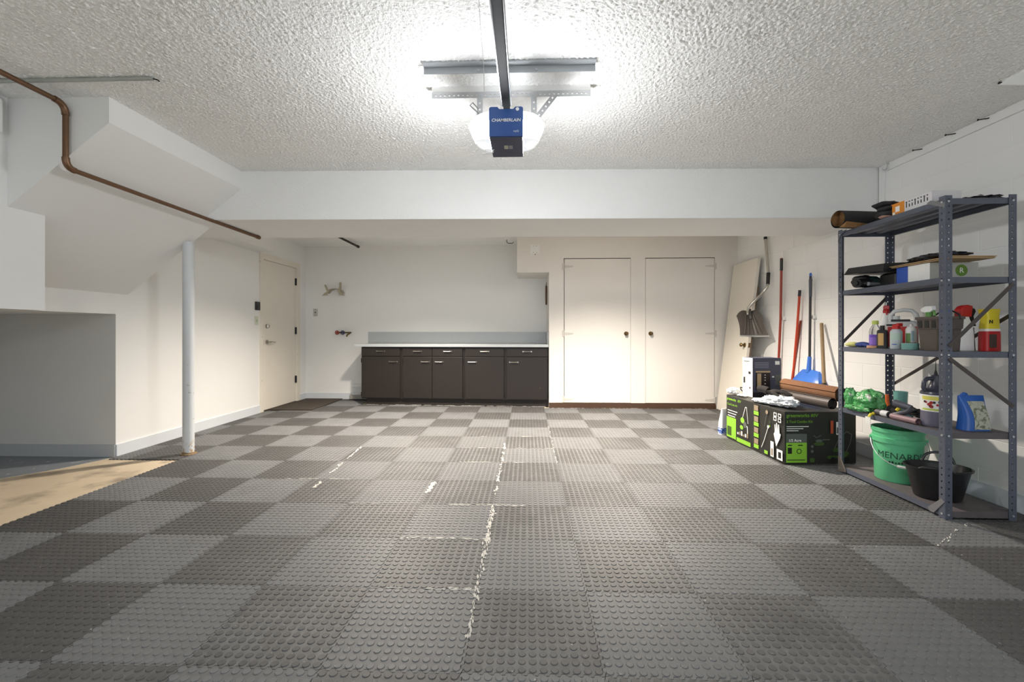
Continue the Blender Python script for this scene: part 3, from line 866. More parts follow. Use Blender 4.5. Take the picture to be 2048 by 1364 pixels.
# nails and hook on the ledger
for i, (ya, yb_) in enumerate(((3.45, 3.37), (3.19, 3.12), (2.968, 2.90))):
    nm = ('farthest', 'middle', 'nearest')[i]
    tag(MB().tube([(XR-0.018, ya-0.02, 2.452), (XR-0.075, ya-0.01, 2.446)], 0.0035, 6).cyl((XR-0.075, ya-0.01, 2.446), (XR-0.078, ya-0.0097, 2.446), 0.007, n=8).build('nail', dk), 'dark nail in the ledger board under the ceiling, %s of the three' % nm, 'nail', 'nails along the ledger board')
tag(MB().tube([(XR-0.018,3.735,2.458),(XR-0.03,3.735,2.458),(XR-0.035,3.735,2.42),(XR-0.05,3.735,2.405),(XR-0.07,3.735,2.41),(XR-0.075,3.735,2.43)], 0.004, 6).build('coat_hook', steel), 'small metal hook at the far end of the ledger board', 'hook')

# ---------------------------------------------------------------- two flood bulbs in porcelain lampholders, hidden by the beam
bulb_m = M('lit_warm_bulb', (255, 236, 205), 0.4, var=0.0, emit=20.0)
for i, (x, y) in enumerate(((-1.45, 5.12), (1.05, 4.85))):
    t = thing('lampholder', 'flood bulb in a porcelain lampholder on the ceiling behind the beam, %s one' % ('left' if i == 0 else 'right'), 'ceiling lamp', (x, y, 2.47), 0, 'flood bulbs behind the beam')
    MB().lathe([(0.06,-0.0005),(0.058,-0.02),(0.03,-0.05),(0.024,-0.07)], (x,y,2.47), 16).build('socket', wht_pl, t, smooth=True)
    MB().lathe([(0.016,-0.07),(0.02,-0.09),(0.045,-0.14),(0.047,-0.155),(0.03,-0.165),(0.004,-0.168)], (x,y,2.47), 16).build('bulb', bulb_m, t, smooth=True)
    lo = lamp('bulb_light', 'SPOT', (x, y, 2.28), 490.0, (1.0, 0.89, 0.77), 0.06)
    lo.rotation_euler = (math.radians(-5), 0, 0)      # flood tipped towards the middle of the floor
    lo.data.spot_size = math.radians(142)
    lo.data.spot_blend = 1.0

# ================================================================ RIGHT SIDE
# ---------------------------------------------------------------- steel shelving unit
shelf_m = M('blue_grey_shelf_steel', (90, 95, 108), 0.42, 0.25, var=0.10, vs=20)
wear(shelf_m, (120, 96, 78), 0.70, 0.74, 40)
deck_m = M('dusty_shelf_deck', (92, 86, 88), 0.6, 0.1, var=0.2, vs=30)
SW, SL = 0.39, 0.905
SR = -0.018
su = thing('shelving_unit', 'blue grey steel shelving unit with five shelves against the block wall', 'shelf', (2.414, 2.656, 0.003), SR)
ZS = (1.855, 1.40, 0.968, 0.50, 0.045)
fl = 0.040
for (px, py, dx, dy) in ((0,0,1,1), (SW,0,-1,1), (0,SL,1,-1), (SW,SL,-1,-1)):
    H = 1.872
    m = MB()
    m.perf((px, py, 0), (0,0,1), (dx,0,0), (0,dy,0), H, fl, 0.038, 0.009, off=0.55)
    m.perf((px, py, 0), (0,0,1), (0,dy,0), (dx,0,0), H, fl, 0.038, 0.009, off=0.55)
    m.cyl((px+dx*0.001, py+dy*0.001, 0), (px+dx*0.001, py+dy*0.001, H), 0.0032, n=6)
    po_ = m.build('post', shelf_m, su, rel=True)
    for z in ZS:
        for a in ((0.018, 0), (0, 0.018)):
            bx_ = px + dx*a[0]; by_ = py + dy*a[1]
            ox_ = -dx*0.004 if a[0] == 0 else 0; oy_ = -dy*0.004 if a[1] == 0 else 0
            MB().cyl((bx_, by_, z-0.018), (bx_+ox_, by_+oy_, z-0.018), 0.0065, n=6).build('bolt', steel, po_, rel=True)
for i, z in enumerate(ZS):
    e = 0.004
    m = MB().box(e, e, z-0.002, SW-e, SL-e, z)
    lip = 0.034
    m.box(e, e, z-lip, e+0.002, SL-e, z-0.002).box(SW-e-0.002, e, z-lip, SW-e, SL-e, z-0.002)
    m.box(e, e, z-lip, SW-e, e+0.002, z-0.002).box(e, SL-e-0.002, z-lip, SW-e, SL-e, z-0.002)
    m.box(e, e, z-lip, e+0.016, SL-e, z-lip+0.002).box(SW-e-0.016, e, z-lip, SW-e, SL-e, z-lip+0.002)
    for x in (0.10, 0.195, 0.29):
        m.prism([(x-0.03, z-0.002), (x-0.014, z-0.014), (x+0.014, z-0.014), (x+0.03, z-0.002)], e+0.01, SL-e-0.01, 'y')
    m.build('shelf_deck', shelf_m if i < 3 else deck_m, su, rel=True)
    if i >= 3:
        B(e-0.0006, e, z-lip, e-0.0001, SL-e, z).build('shelf_lip', shelf_m, su, rel=True)
def brace(p, q, wd=0.011):
    p = Vector(p); q = Vector(q); d = (q-p).normalized(); u = Vector((0,0,1)); u = (u - d*u.dot(d)).normalized(); n = d.cross(u)
    c = []
    for s0, pt in ((0, p), (1, q)):
        c.append([pt+u*wd+n*0.0012, pt-u*wd+n*0.0012, pt-u*wd-n*0.0012, pt+u*wd-n*0.0012])
    return MB().loft([[tuple(x) for x in r] for r in c]).build('cross_brace', M('dark_brace_steel', (78, 72, 70), 0.45, 0.3), su, rel=True)
brace((0.02, -0.004, 1.0), (SW-0.02, -0.004, 1.36))
brace((0.02, -0.004, 0.93), (SW-0.02, -0.004, 0.655))
brace((SW+0.004, 0.02, 1.19), (SW+0.004, SL-0.02, 0.68))
brace((0.02, SL+0.004, 0.985), (SW-0.02, SL+0.004, 1.355))
for pts in ([(0.0, 1.80), (0.10, 1.848), (0.115, 1.848), (0.115, 1.86), (0.09, 1.868), (0.0, 1.83)], [(0.0, 0.10), (0.02, 0.115), (0.11, 0.03), (0.10, 0.012), (0.07, 0.012)]):
    MB().prism(pts, -0.0035, -0.0008, 'x').build('gusset', M('dull_gusset', (122, 122, 124), 0.5, 0.2), su, rel=True)
MB().prism([(SL, 0.0), (SL, 0.12), (SL-0.03, 0.11), (SL-0.085, 0.03), (SL-0.085, 0.012)], -0.0035, -0.0008, 'x').build('gusset', M('rusty_gusset', (128, 118, 112), 0.6, 0.3, var=0.3, vs=60), su, rel=True)
MB().prism([(SL, 1.78), (SL, 1.86), (SL-0.10, 1.86), (SL-0.035, 1.835)], -0.0035, -0.0008, 'x').build('gusset', shelf_m, su, rel=True)
Z1, Z2, Z3, Z4, Z5 = [z + 0.004 for z in ZS]

# ---------------------------------------------------------------- small helpers for goods
def col(name, rgb, rough=0.45, **k): return M(name, rgb, rough, **k)
def rpoly(cx, cy, hx, hy, r, z, n=5):
    out = []
    for sx, sy, a0 in ((1,1,0), (-1,1,PI/2), (-1,-1,PI), (1,-1,1.5*PI)):
        for i in range(n):
            a = a0 + PI/2*i/(n-1)
            out.append((cx + sx*(hx-r) + r*math.cos(a), cy + sy*(hy-r) + r*math.sin(a), z))
    return out
def rbody(levels, n=5):
    """levels: (z, half_x, half_y, corner radius)"""
    return MB().loft([rpoly(0, 0, hx, hy, r, z, n) for z, hx, hy, r in levels])
def item(name, label, cat, loc, rz=0.0, group=None): return thing(name, label, cat, loc, rz, group)
CAMDIR = -PI/2 - 0.68        # the shelf fronts face the doorway side
def wraptext(name, body, size, r, z, a0, mat, parent, bold=0.0, sx=1.0, rtop=None, hz=0.1):
    cu = bpy.data.curves.new(name, 'FONT'); cu.body = body; cu.size = size; cu.align_x = 'CENTER'; cu.offset = bold; cu.resolution_u = 2
    tt = bpy.data.objects.new(name, cu); COL.objects.link(tt)
    me = bpy.data.meshes.new_from_object(tt.evaluated_get(bpy.context.evaluated_depsgraph_get()))
    bpy.data.objects.remove(tt)
    import bmesh
    bm = bmesh.new(); bm.from_mesh(me)
    bmesh.ops.triangulate(bm, faces=bm.faces); bmesh.ops.subdivide_edges(bm, edges=[e_ for e_ in bm.edges if e_.calc_length() > size*0.35], cuts=1)
    bm.to_mesh(me); bm.free()
    for v in me.vertices:
        c = v.co.copy(); zz = z + c.y
        rr = (r if rtop is None else r + (rtop-r)*zz/hz) + 0.0009
        a = a0 + c.x*sx/rr
        v.co = (rr*math.cos(a), rr*math.sin(a), zz)
    me.materials.clear(); me.materials.append(mat)
    o = bpy.data.objects.new(name, me); COL.objects.link(o); o.parent = parent
    return o
def band(r0, r1, z0, z1, a0, a1, n=14, off=0.0007):
    m = MB()
    vs = []
    for i in range(n+1):
        a = a0 + (a1-a0)*i/n
        vs += [((r0+off)*math.cos(a), (r0+off)*math.sin(a), z0), ((r1+off)*math.cos(a), (r1+off)*math.sin(a), z1)]
    return m.add(vs, [(2*i, 2*i+2, 2*i+3, 2*i+1) for i in range(n)])
K_ = col('print_black', (24, 24, 24), 0.5); W_ = col('print_white', (236, 236, 232), 0.5); R_ = col('print_red', (186, 34, 30), 0.45)
G_ = col('print_green', (140, 196, 58), 0.5); Y_ = col('print_yellow', (226, 206, 60), 0.5); BL = col('print_blue', (44, 84, 176), 0.45)

# ---------------------------------------------------------------- top shelf
t = item('rolled_mat', 'black backed rolled mat with tan carpet side on the top shelf', 'mat', (2.47, 3.42, Z1+0.065), 0)
ang = math.atan2(0.06, 0.40)
rings = []
for L in (-0.16, 0.26):
    ring = []
    for i in range(60):
        a = i*0.30; r = 0.062 - 0.0010*i*0.62
        ring.append((L, r*math.cos(a), r*math.sin(a)))
    for i in range(59, -1, -1):
        a = i*0.30; r = 0.062 - 0.0010*i*0.62 - 0.0055
        ring.append((L, r*math.cos(a), r*math.sin(a)))
    rings.append(ring)
m = MB().loft(rings, caps=False)
m.build('carpet_roll', col('tan_carpet_pile', (150, 112, 70), 0.95, var=0.3, vs=80, bump=0.5), t, rel=True)
MB().cyl((-0.155,0,0), (0.262,0,0), 0.0645, n=28, caps=False).cyl((-0.155,0,0), (-0.155001,0,0), 0.0645, 0.0625, n=28, caps=False).build('rubber_backing', soft_black, t, rel=True, smooth=True)
MB().hexa([(-0.158,-0.065,-0.064),(0.10,-0.065,-0.064),(0.10,-0.02,-0.064),(-0.158,-0.02,-0.064),(-0.162,-0.088,-0.035),(0.10,-0.07,-0.05),(0.10,-0.025,-0.058),(-0.158,-0.03,-0.058)]).build('loose_flap', MATS['tan_carpet_pile'], t, rel=True)
t.rotation_euler = (0, 0, 0.12)

t = item('tool_pouch', 'black padded pouch with orange trim next to the rolled mat', 'pouch', (2.53, 3.20, Z1), 0.2)
MB().blob((0,0,0.045), (0.09,0.075,0.045), 3, 0.12, floor=0.0).build('lower_pad', col('black_nylon', (34,34,37), 0.7, var=0.3, vs=30), t, rel=True, smooth=True)
MB().blob((0.0,0.02,0.115), (0.085,0.07,0.028), 5, 0.12).build('flap', MATS['black_nylon'], t, rel=True, smooth=True)
MB().blob((-0.03,-0.02,0.075), (0.07,0.06,0.022), 8, 0.1).build('strap', soft_black, t, rel=True, smooth=True)
MB().box(-0.05,-0.062,0.088,0.02,-0.056,0.096).build('orange_trim', col('orange_trim', (206,110,40), 0.6), t, rel=True)
MB().blob((-0.085,-0.05,0.012), (0.05,0.035,0.010), 4, 0.1, floor=0.0).build('sole', col('pinkish_sole', (176,140,124), 0.8), t, rel=True, smooth=True)

org = col('orange_carton', (214,134,38), 0.6); wht_c = col('white_carton', (214,212,214), 0.6)
t = item('orange_carton', 'orange and white carton lying on the top shelf', 'box', (2.455, 3.08, Z1), -0.02)
B(0, -0.30, 0, 0.17, 0, 0.082).build('carton', wht_c, t, rel=True, bevel=0.002)
m = MB().box(0.001, -0.0004, 0.001, 0.169, 0.0008, 0.081); m.build('far_panel', org, t, rel=True)
m = MB().box(-0.0009, -0.0995, 0.001, -0.0002, -0.0005, 0.081); m.build('orange_panel', org, t, rel=True)
B(-0.0016, -0.062, 0.022, -0.001, -0.028, 0.058).build('label_square', W_, t, rel=True)
B(-0.0016, -0.024, 0.004, -0.001, -0.006, 0.024).build('label_square', W_, t, rel=True)
m = MB()
for i in range(8):
    y = -0.115 - i*0.022; m.box(-0.0014, y-0.004, 0.03, -0.0004, y+0.002, 0.03+0.02+0.015*(i % 3 == 0)); m.box(-0.0014, y-0.006, 0.062, -0.0004, y+0.004, 0.068)
m.build('printed_marks', K_, t, rel=True)
t = item('folded_black_plastic', 'crumpled black plastic sheet on the top shelf at the near end', 'plastic sheet', (2.705, 2.765, Z1))
MB().blob((0,0,0.012), (0.10,0.085,0.022), 11, 0.35, 4.0, 30, 12, floor=0.0005).build('crumpled_sheet', col('black_film', (36,36,38), 0.3, var=0.2), t, rel=True, smooth=False)
tag(t, t['label'], 'plastic sheet')

# ---------------------------------------------------------------- second shelf
t = item('power_tool', 'black and teal handheld power tool at the far end of the second shelf', 'tool', (2.50, 3.37, Z2), 0.25)
MB().blob((0.03,0.0,0.05), (0.11,0.055,0.045), 2, 0.14, floor=0.001).build('housing', col('dark_teal_plastic', (30,62,60), 0.5), t, rel=True, smooth=True)
MB().blob((-0.02,0.01,0.055), (0.08,0.06,0.045), 9, 0.14, floor=0.001).build('grip', black_pl, t, rel=True, smooth=True)
MB().cyl((-0.125,-0.03,0.034), (-0.04,-0.02,0.04), 0.033, 0.034, 16).cyl((-0.14,-0.032,0.034), (-0.125,-0.03,0.034), 0.018, 0.018, 12).build('nose', black_pl, t, rel=True, smooth=True)
MB().cyl((-0.06,-0.062,0.028), (0.055,-0.06,0.028), 0.014, n=12).build('guide_rod', steel, t, rel=True, smooth=True)
t = item('black_tray', 'upturned black plastic tray at the far end of the second shelf', 'tray', (2.53, 3.30, Z2+0.112), 0)
lid = MB().hexa([(-0.115,-0.17,0.0),(0.17,-0.17,0.0),(0.17,0.17,0.0),(-0.115,0.17,0.0),(-0.095,-0.16,0.045),(0.155,-0.16,0.058),(0.155,0.155,0.058),(-0.095,0.155,0.045)])
lid.build('lid_shell', black_pl, t, rel=True, bevel=0.004)
B(-0.118,-0.173,-0.005,0.173,0.173,0.0).build('rim', black_pl, t, rel=True)
t.rotation_euler = (0.03, 0, 0.08)
t = item('black_box_tool', 'dark case under the black tray beside the blue and white box', 'case', (2.60, 3.20, Z2), 0)
MB().loft([rpoly(0,0,0.085,0.075,0.02,z) for z in (0.0, 0.08)] + [rpoly(0,0,0.07,0.06,0.02,0.094)]).build('case_body', black_pl, t, rel=True, smooth=True)
MB().tube([(-0.05,-0.0,0.085),(-0.04,0,0.096),(0.04,0,0.096),(0.05,0,0.085)], 0.004, 6).build('case_handle', soft_black, t, rel=True)
t = item('long_carton', 'long white carton with a blue end and a round green sticker on the second shelf', 'box', (2.495, 2.845, Z2), -0.02)
grey_c = col('grey_white_carton', (188,188,180), 0.6)
B(0, 0, 0, 0.285, 0.255, 0.112).build('carton', grey_c, t, rel=True, bevel=0.0015)
m = MB().box(-0.0009, 0.001, 0.0005, -0.0002, 0.162, 0.1115); m.build('white_panel', W_, t, rel=True)
m = MB().box(-0.0009, 0.1622, 0.0005, -0.0002, 0.2548, 0.1115); m.build('blue_panel', BL, t, rel=True)
MB().cyl((0.185,-0.0004,0.062), (0.185,-0.0012,0.062), 0.036, n=24).build('round_sticker', col('leaf_green_sticker', (104,140,50), 0.5), t, rel=True)
text('sticker_letter', 'R', 0.045, (0.185,-0.0014,0.047), (1,0,0), (0,0,1), W_, t, align='CENTER', rel=True)
t = item('flattened_cardboard', 'flattened brown cardboard sheets lying on the long white carton', 'cardboard', (2.48, 2.67, Z2+0.114), 0)
kraft = col('kraft_cardboard', (186,156,116), 0.8, var=0.1, vs=30)
for i, (x0, y0, x1, y1, dz) in enumerate(((0.0,0.02,0.26,0.46,0.0), (0.01,0.035,0.27,0.40,0.004), (-0.005,0.03,0.27,0.47,0.008), (0.012,0.025,0.275,0.37,0.012))):
    MB().hexa([(x0,y0,dz),(x1,y0+0.01,dz),(x1,y1,dz),(x0,y1-0.01,dz),(x0,y0,dz+0.0035),(x1,y0+0.01,dz+0.0035),(x1,y1,dz+0.0035),(x0,y1-0.01,dz+0.0035)]).build('cardboard_sheet', kraft, t, rel=True)
t = item('black_plastic_bag', 'folded shiny black plastic bag on top of the cardboard sheets', 'bag', (2.60, 2.90, Z2+0.130), 0)
MB().blob((0,0,0.022), (0.12,0.155,0.024), 21, 0.22, 3.0, 34, 14, floor=0.0005).build('bag_body', col('shiny_black_film', (58,60,64), 0.22, var=0.3, vs=40, bump=0.8, bs=60, bd=0.02), t, rel=True, smooth=True)
MB().blob((-0.04,0.14,0.010), (0.05,0.06,0.008), 22, 0.3, 3.0, floor=0.0005).build('loose_end', MATS['shiny_black_film'], t, rel=True, smooth=True)

# ---------------------------------------------------------------- third shelf
t = item('work_gloves', 'folded yellow and blue work gloves at the far front corner of the third shelf', 'gloves', (2.488, 3.465, Z3), 0)
MB().blob((-0.01,0.01,0.018), (0.045,0.05,0.018), 31, 0.15, floor=0.0).build('yellow_glove', col('pale_yellow_cloth', (214,212,132), 0.9), t, rel=True, smooth=True)
m = MB().blob((0.0,-0.075,0.020), (0.04,0.055,0.020), 32, 0.12, floor=0.0)
for i in range(4):
    m.tube([(-0.02+0.014*i,-0.11,0.02),(-0.02+0.016*i,-0.15,0.015),(-0.015+0.016*i,-0.175,0.010)], [0.012,0.011,0.008], 7)
m.build('blue_glove', col('navy_cloth', (44,64,128), 0.8), t, rel=True, smooth=True)
MB().box(-0.047,-0.01,0.014,-0.02,0.04,0.020).build('dark_band', K_, t, rel=True)

def bottle(name, label, loc, prof, mt, neck=None, cap=None, capm=None, rz=0.0, n=20):
    t = item(name, label, 'bottle', loc, rz)
    MB().lathe(prof, n=n).build('body', mt, t, rel=True, smooth=True)
    if cap: MB().lathe(cap, n=16).build('cap', capm, t, rel=True, smooth=True)
    return t
A0 = CAMDIR
liquid = col('purple_liquid', (118, 84, 190), 0.25)
clearp = col('clear_plastic', (226, 226, 222), 0.12, trans=0.85)
t = bottle('purple_cleaner_bottle', 'clear bottle half full of purple liquid with a lime cap', (2.50,3.285,Z3), [(0.036,0.095),(0.036,0.112),(0.032,0.135),(0.019,0.158),(0.0165,0.162),(0.0165,0.172)], clearp, cap=[(0.0195,0.168),(0.0195,0.192),(0.017,0.195)], capm=col('lime_cap', (190,206,96), 0.4))
MB().lathe([(0.033,0.0),(0.036,0.006),(0.036,0.0945),(0.03,0.0948)]).build('liquid', liquid, t, rel=True, smooth=True)
band(0.036,0.036,0.022,0.075,A0-0.9,A0+0.9).build('label_band', col('lilac_label', (140,108,204), 0.4), t, rel=True)
t = item('black_polish_bottle', 'flat black bottle with a tan label and black cap', 'bottle', (2.475,3.19,Z3), -0.60)
rbody([(0,0.030,0.018,0.008),(0.118,0.030,0.018,0.008),(0.128,0.024,0.014,0.008)]).build('body', black_pl, t, rel=True, smooth=True)
MB().cyl((0,0,0.128),(0,0,0.158),0.0135,0.0125,14).build('cap', black_pl, t, rel=True, smooth=True)
B(-0.024,-0.0187,0.02,0.006,-0.0182,0.105).build('label', col('tan_label', (218,176,104), 0.5), t, rel=True)
t = item('tan_sanding_disc', 'thick tan sanding disc lying in front of the purple bottle', 'disc', (2.455,3.245,Z3), 0)
MB().lathe([(0.036,0.0),(0.037,0.004),(0.037,0.014),(0.035,0.017)], n=24).build('disc', col('tan_abrasive', (198,150,118), 0.9), t, rel=True, smooth=True)
MB().lathe([(0.010,0.017),(0.010,0.0185)], n=14).build('hub', col('dark_tan', (140,100,76), 0.8), t, rel=True)
# white trigger bottle with red head
t = item('red_head_spray_bottle', 'white spray bottle with a red trigger head behind the purple bottle', 'bottle', (2.62,3.34,Z3), -0.6)
MB().lathe([(0.040,0.0),(0.042,0.01),(0.042,0.15),(0.040,0.18),(0.024,0.235),(0.017,0.25),(0.017,0.258)], n=20).build('body', wht_pl, t, rel=True, smooth=True)
h = MB().cyl((0,0,0.25),(0,0,0.275),0.020,n=14).box(-0.016,-0.034,0.275,0.016,0.042,0.305)
h.build('spray_head', col('red_plastic', (176,34,34), 0.35), t, rel=True, bevel=0.004)
MB().tube([(0,-0.03,0.282),(0.0,-0.045,0.262),(0.0,-0.04,0.238)], 0.005, 6).build('trigger', R_, t, rel=True)
MB().tube([(0,0.02,0.305),(0,0.012,0.328),(0,-0.006,0.325),(0,-0.004,0.306)], 0.003, 6).build('wire_tie', W_, t, rel=True)
# red and white jug with loop handle
t = item('weed_killer_jug', 'white jug with a red label and grey loop handle', 'jug', (2.60,3.18,Z3), -0.62)
jw = col('jug_grey_white', (206,208,206), 0.35)
rbody([(0,0.082,0.045,0.02),(0.006,0.085,0.048,0.022),(0.165,0.085,0.048,0.022),(0.185,0.07,0.038,0.02),(0.195,0.04,0.03,0.018),(0.20,0.03,0.026,0.018)]).build('body', jw, t, rel=True, smooth=True)
MB().tube([(-0.055,0,0.178),(-0.062,0,0.225),(-0.04,0,0.258),(0.01,0,0.266),(0.05,0,0.26),(0.072,0,0.235),(0.078,0,0.20),(0.08,0,0.17)], [0.016,0.014,0.013,0.013,0.013,0.014,0.016,0.018], 10).build('handle', jw, t, rel=True, smooth=True)
MB().cyl((-0.03,0,0.20),(-0.03,0,0.225),0.02,n=14).build('cap', jw, t, rel=True, smooth=True)
B(-0.078,-0.0489,0.01,0.078,-0.0482,0.150).build('red_label', R_, t, rel=True)
m = MB().box(-0.06,-0.0496,0.060,0.0,-0.049,0.075).box(-0.06,-0.0496,0.040,-0.02,-0.049,0.050); m.build('label_print', W_, t, rel=True)
m = MB().box(-0.06,-0.0396,0.185,0.04,-0.0386,0.20).box(-0.085,-0.0496,0.155,-0.03,-0.0484,0.168); m.build('black_print', K_, t, rel=True)
# cans
def can(name, label, loc, r, hgt, bodym, capm, caph=0.02, capr=0.6):
    t = item(name, label, 'spray can', loc, 0)
    MB().lathe([(r*0.94,0),(r,0.003),(r,hgt),(r*0.96,hgt+0.006),(r*0.72,hgt+0.018),(r*0.55,hgt+0.022)], n=20).build('can', bodym, t, rel=True, smooth=True)
    MB().lathe([(r*capr,hgt+0.018),(r*capr,hgt+0.018+caph),(r*capr*0.8,hgt+0.022+caph)], n=14).build('cap', capm, t, rel=True, smooth=True)
    return t
t = can('grey_spray_can', 'pale grey spray can with a red nozzle at the shelf front', (2.465,3.06,Z3), 0.033, 0.112, col('pale_grey_can', (186,194,196), 0.35), R_, 0.03, 0.62)
band(0.033,0.033,0.062,0.105,A0-1.0,A0+1.0).build('label_band', col('pale_green_label', (176,198,182), 0.5), t, rel=True)
m = band(0.033,0.033,0.028,0.033,A0-0.7,A0+0.1,off=0.0011); m.build('label_print', BL, t, rel=True)
MB().box(-0.012,-0.03,0.15,0.02,-0.012,0.172).build('nozzle', R_, t, rel=True, bevel=0.003)
t = can('floral_spray_can', 'white and green air freshener can behind the teal tape roll', (2.545,3.04,Z3), 0.030, 0.128, wht_pl, col('pinkish_white_cap', (226,216,216), 0.4), 0.016, 0.35)
band(0.030,0.030,0.045,0.105,A0-1.0,A0-0.1).build('green_label', col('foliage_green', (112,150,88), 0.6, var=0.4, vs=90), t, rel=True)
band(0.030,0.030,0.012,0.045,A0-1.0,A0+0.9).build('berry_label', col('berry_pink', (150,70,92), 0.6, var=0.6, vs=80), t, rel=True)
band(0.030,0.030,0.05,0.12,A0+0.0,A0+0.5).build('blue_label', col('pale_blue_label', (150,176,180), 0.5), t, rel=True)
t = item('tape_roll', 'teal green sponge roll lying at the front edge of the third shelf', 'roll', (2.468,2.955,Z3), 0)
MB().lathe([(0.022,0.0),(0.043,0.0),(0.044,0.002),(0.044,0.040),(0.043,0.042),(0.022,0.042),(0.022,0.0)], n=28, cap0=False, cap1=False).build('roll', col('teal_foam', (116,160,152), 0.85, var=0.2, vs=90, bump=0.5), t, rel=True, smooth=True)
MB().lathe([(0.0215,0.001),(0.0215,0.041),(0.0195,0.041),(0.0195,0.001)], n=20, cap0=False, cap1=False).build('core', kraft, t, rel=True)
t = item('brown_scrap_bottle', 'small amber bottle wedged beside the brown caddy', 'bottle', (2.60,2.975,Z3), 0)
MB().lathe([(0.022,0.0),(0.024,0.004),(0.024,0.06),(0.012,0.085),(0.010,0.10)], n=16).build('body', col('amber_plastic', (176,140,66), 0.3), t, rel=True, smooth=True)
MB().lathe([(0.013,0.098),(0.013,0.115)], n=12).build('cap', K_, t, rel=True)
# brown caddy
brn = col('brown_caddy_plastic', (82,72,66), 0.45)
t = item('cleaning_caddy', 'brown plastic cleaning caddy behind the near shelf post', 'caddy', (2.525,2.815,Z3), -0.06)
out = [rpoly(0,0,0.062,0.072,0.015,0.0), rpoly(0,0,0.067,0.078,0.015,0.13), rpoly(0,0,0.071,0.083,0.015,0.132), rpoly(0,0,0.073,0.086,0.015,0.190), rpoly(0,0,0.078,0.092,0.015,0.191), rpoly(0,0,0.078,0.092,0.015,0.207)]
inn = [rpoly(0,0,0.071,0.085,0.013,0.207), rpoly(0,0,0.065,0.076,0.013,0.14), rpoly(0,0,0.058,0.068,0.013,0.006)]
MB().loft(out+inn).build('tub', brn, t, rel=True)
for y0 in (-0.05, 0.0, 0.05):
    B(-0.0738,y0-0.015,0.138,-0.0718,y0+0.015,0.184).build('slot', K_, t, rel=True)
MB().tube([(0.04,-0.092,0.19),(0.04,-0.088,0.215),(0.04,0.0,0.262),(0.04,0.088,0.215),(0.04,0.092,0.19)], 0.005, 6).build('handle', K_, t, rel=True)
t = item('green_trigger_bottle', 'spray bottle with a white and green trigger head standing in the caddy', 'bottle', (2.497,2.852,Z3+0.008), -0.1)
MB().lathe([(0.024,0.0),(0.025,0.005),(0.025,0.13),(0.012,0.18),(0.012,0.20)], n=16).build('body', col('pale_bottle', (210,216,206), 0.4), t, rel=True, smooth=True)
MB().lathe([(0.018,0.195),(0.018,0.228)], n=14).build('collar', col('mid_green', (96,150,70), 0.4), t, rel=True)
MB().prism([(0.05,0.232),(0.055,0.250),(0.02,0.266),(-0.035,0.266),(-0.04,0.24),(-0.02,0.228),(0.015,0.226)], -0.012, 0.012, 'x').build('spray_head', wht_pl, t, rel=True, bevel=0.003)
MB().tube([(0,-0.028,0.24),(0,-0.042,0.222),(0,-0.044,0.205)], 0.006, 6).build('trigger', MATS['mid_green'], t, rel=True)
t = item('blue_cap_bottle', 'white bottle with a wide blue cap standing in the caddy', 'bottle', (2.540,2.790,Z3+0.008), 0)
MB().lathe([(0.025,0.0),(0.026,0.005),(0.026,0.222),(0.024,0.226)], n=18).build('body', wht_pl, t, rel=True, smooth=True)
MB().lathe([(0.027,0.226),(0.027,0.258),(0.025,0.261)], n=18).build('cap', BL, t, rel=True, smooth=True)
# big red/white/black trigger bottle and yellow-red can
t = item('red_trigger_bottle', 'large white spray bottle with a red and black trigger head beside the caddy', 'bottle', (2.675,2.825,Z3), 0.0)
lv_ = [(0,0.046,0.030,0.012),(0.10,0.044,0.029,0.012),(0.15,0.040,0.026,0.012),(0.19,0.026,0.022,0.012),(0.21,0.022,0.020,0.012)]
rbody(lv_).build('body', wht_pl, t, rel=True, smooth=True)
MB().prism([(-0.034,0.205),(-0.034,0.250),(-0.018,0.272),(0.010,0.280),(0.038,0.272),(0.030,0.205)], -0.024, 0.024, 'y').build('spray_head', R_, t, rel=True, bevel=0.006)
MB().prism([(0.030,0.268),(0.060,0.255),(0.066,0.240),(0.052,0.21),(0.060,0.17),(0.068,0.15),(0.056,0.15),(0.040,0.185),(0.028,0.21)], -0.012, 0.012, 'y').build('trigger', K_, t, rel=True, bevel=0.003)
MB().prism([(0.046,0.0),(0.0455,0.10),(0.048,0.14),(0.056,0.0)], -0.018, 0.018, 'y').build('black_stripe', K_, t, rel=True)
t = item('yellow_red_canister', 'yellow and red canister at the near right end of the third shelf', 'canister', (2.755,2.75,Z3), 0.0)
MB().loft([rpoly(0,0,0.046,0.03,0.015,0.0), rpoly(0,0,0.045,0.03,0.015,0.10), rpoly(0,0,0.042,0.028,0.015,0.128)]).build('base', col('canister_red', (180,32,30), 0.4), t, rel=True, smooth=True)
MB().loft([rpoly(0,0,0.042,0.028,0.014,0.128), rpoly(0,0,0.040,0.028,0.014,0.15), rpoly(0.002,0,0.036,0.027,0.014,0.20), rpoly(-0.002,0,0.046,0.028,0.014,0.245), rpoly(-0.002,0,0.045,0.027,0.014,0.25)]).build('top', col('canister_yellow', (226,206,52), 0.4), t, rel=True, smooth=True)
MB().loft([rpoly(0,0,0.0432,0.029,0.014,0.118), rpoly(0,0,0.0428,0.0288,0.014,0.132)]).build('white_band', W_, t, rel=True)
B(-0.03,-0.0309,0.02,0.012,-0.0303,0.10).build('dark_label', col('dark_label', (74,58,52), 0.5, var=0.5, vs=80), t, rel=True)
text('letter_mark', 'N', 0.028, (-0.03,-0.0292,0.165), (1,0,0), (0,0,1), K_, t, rel=True, bold=0.001)

